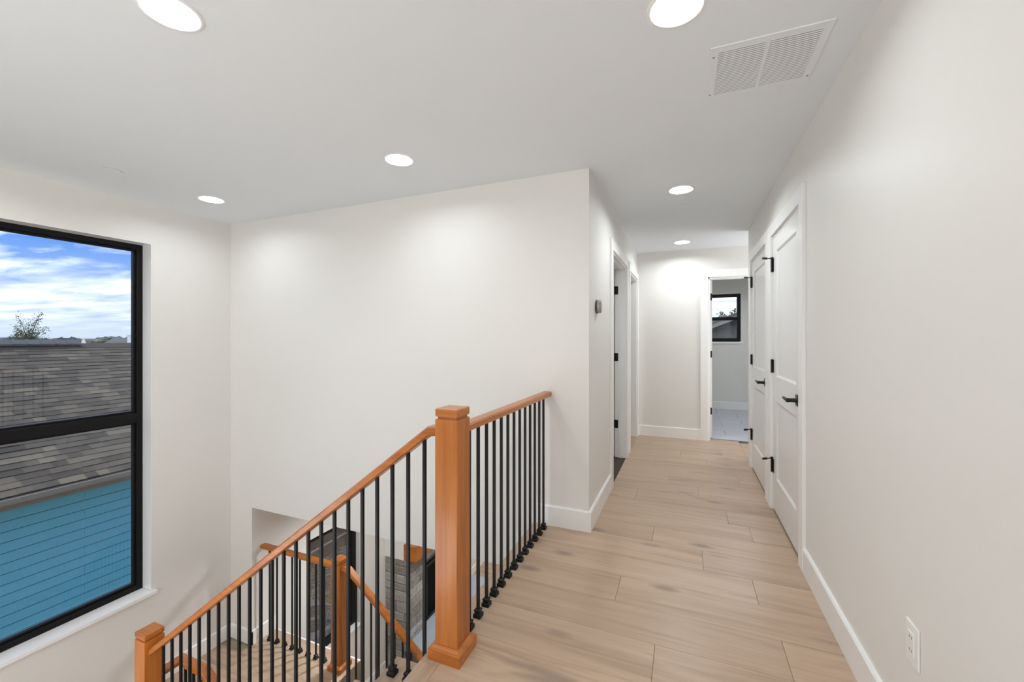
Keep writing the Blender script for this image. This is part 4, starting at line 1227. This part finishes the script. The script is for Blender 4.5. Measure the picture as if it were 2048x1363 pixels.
# distant wooded ridge and houses on it
rd = random.Random(21)
mb = MB()
def blob(c, r_, sq=0.7):
    pts, fs = [], []
    n_, m_ = 6, 4
    for j in range(m_ + 1):
        ph = PI * j / m_
        for i in range(n_):
            th = 2 * PI * i / n_ + rd.uniform(-0.2, 0.2)
            k = r_ * rd.uniform(0.8, 1.15)
            pts.append((c[0] + k * math.sin(ph) * math.cos(th), c[1] + k * math.sin(ph) * math.sin(th), c[2] + k * sq * math.cos(ph)))
    for j in range(m_):
        for i in range(n_):
            fs.append((j * n_ + i, j * n_ + (i + 1) % n_, (j + 1) * n_ + (i + 1) % n_, (j + 1) * n_ + i))
    mb.addv(pts, fs)
for i in range(900):
    th = rd.uniform(-0.35, 1.35)            # bearing from -X towards +Y
    R = rd.uniform(130, 230)
    x, y = -R * math.cos(th), R * math.sin(th)
    blob((x, y, rd.uniform(-3.4, -0.5) + (R - 130) * 0.020), rd.uniform(1.0, 2.1))
tag(mb.build('distant_trees', M_farleaf, origin=(-150, 60, 0)), 'far line of trees along the horizon', 'trees', kind='stuff')
hill = MB()
n_ = 24
pts = []
for i in range(n_ + 1):
    th = -0.4 + 1.9 * i / n_
    for (R, z_) in ((110, ZG), (170, -1.4), (240, 1.2)):
        pts.append((-R * math.cos(th), R * math.sin(th), z_))
    
hill.addv(pts, [(3 * i + k, 3 * i + 3 + k, 3 * i + 4 + k, 3 * i + 1 + k) for i in range(n_) for k in range(2)])
struct(hill, 'distant_hillside', M_grass, 'low hillside on the horizon', 'hill', origin=(-170, 60, 0))
for i in range(14):
    th = 0.22 + 0.24 * (i + rd.uniform(0.2, 0.8)) / 14; R = rd.uniform(190, 228)
    x, y = -R * math.cos(th), R * math.sin(th)
    z_ = -2.3 + (R - 130) * 0.020 + rd.uniform(0, 0.8)
    h_ = empty('far_house', (x, y, z_ - 2), label='tiny pale house among the trees on the horizon', cat='house', group='houses on the horizon')
    B(x - 1.6, x + 1.6, y - 1.5, y + 1.5, z_ - 2, z_ + 0.9).build('wall', M_whitewall, h_)
    MB().prism([(x - 1.8, z_ + 0.9), (x, z_ + 1.6), (x + 1.8, z_ + 0.9)], 1, y - 1.7, y + 1.7).build('roof', M_greyroof, h_)

# grey gabled house seen through the bathroom window
gh = empty('grey_house', (1.5, 13, ZG), label='grey board-and-batten gable house seen through the bathroom window', cat='house')
GY = 13.0
px_, pz_ = 3.2, 2.80
lx_ = -1.2
sl_ = 0.41
zr = lambda x: pz_ - sl_ * abs(x - px_)
MB().prism([(lx_ + 0.35, ZG), (px_ + 4.0, ZG), (px_ + 4.0, zr(px_ + 4.0) - 0.12), (px_, pz_ - 0.12), (lx_ + 0.35, zr(lx_ + 0.35) - 0.12)], 1, GY + 0.3, GY + 9).build('wall', M_greywall, gh)
for i in range(17):
    x = lx_ + 0.45 + i * 0.405
    B(x - 0.02, x + 0.02, GY + 0.275, GY + 0.30, ZG + 0.2, zr(x) - 0.16).build('batten', M_greywall, gh)
MB().prism([(lx_, zr(lx_)), (px_, pz_), (px_ + 4.3, zr(px_ + 4.3)), (px_ + 4.3, zr(px_ + 4.3) - 0.05), (px_, pz_ - 0.05), (lx_, zr(lx_) - 0.05)], 1, GY - 0.03, GY + 9.3).build('roof', M_greyroof, gh)
M_rake = simple('rake_board', (0.22, 0.215, 0.20), 0.6)
for (a, b_) in ((lx_, px_), (px_, px_ + 4.3)):
    MB().prism([(a, zr(a) - 0.05), (b_, zr(b_) - 0.05), (b_, zr(b_) - 0.19), (a, zr(a) - 0.19)], 1, GY, GY + 0.03).build('rake_board', M_rake, gh)
for i, (u, v, s_) in enumerate(((1434, 617, 0.5), (1457, 612, 0.6), (1445, 624, 0.4))):
    p = at(u, v, 24.0 + 4.0 * i)
    tree((p.x, p.y, ZG), 0.9 * s_ + 0.3, 1.2, p.z - ZG - 1.2, ['leafy tree top left of the grey gable', 'leafy tree top touching the grey roof slope', 'low tree top between two trees behind the grey house'][i], 900, 40 + i, leafmat=M_leaf, ls=0.10)
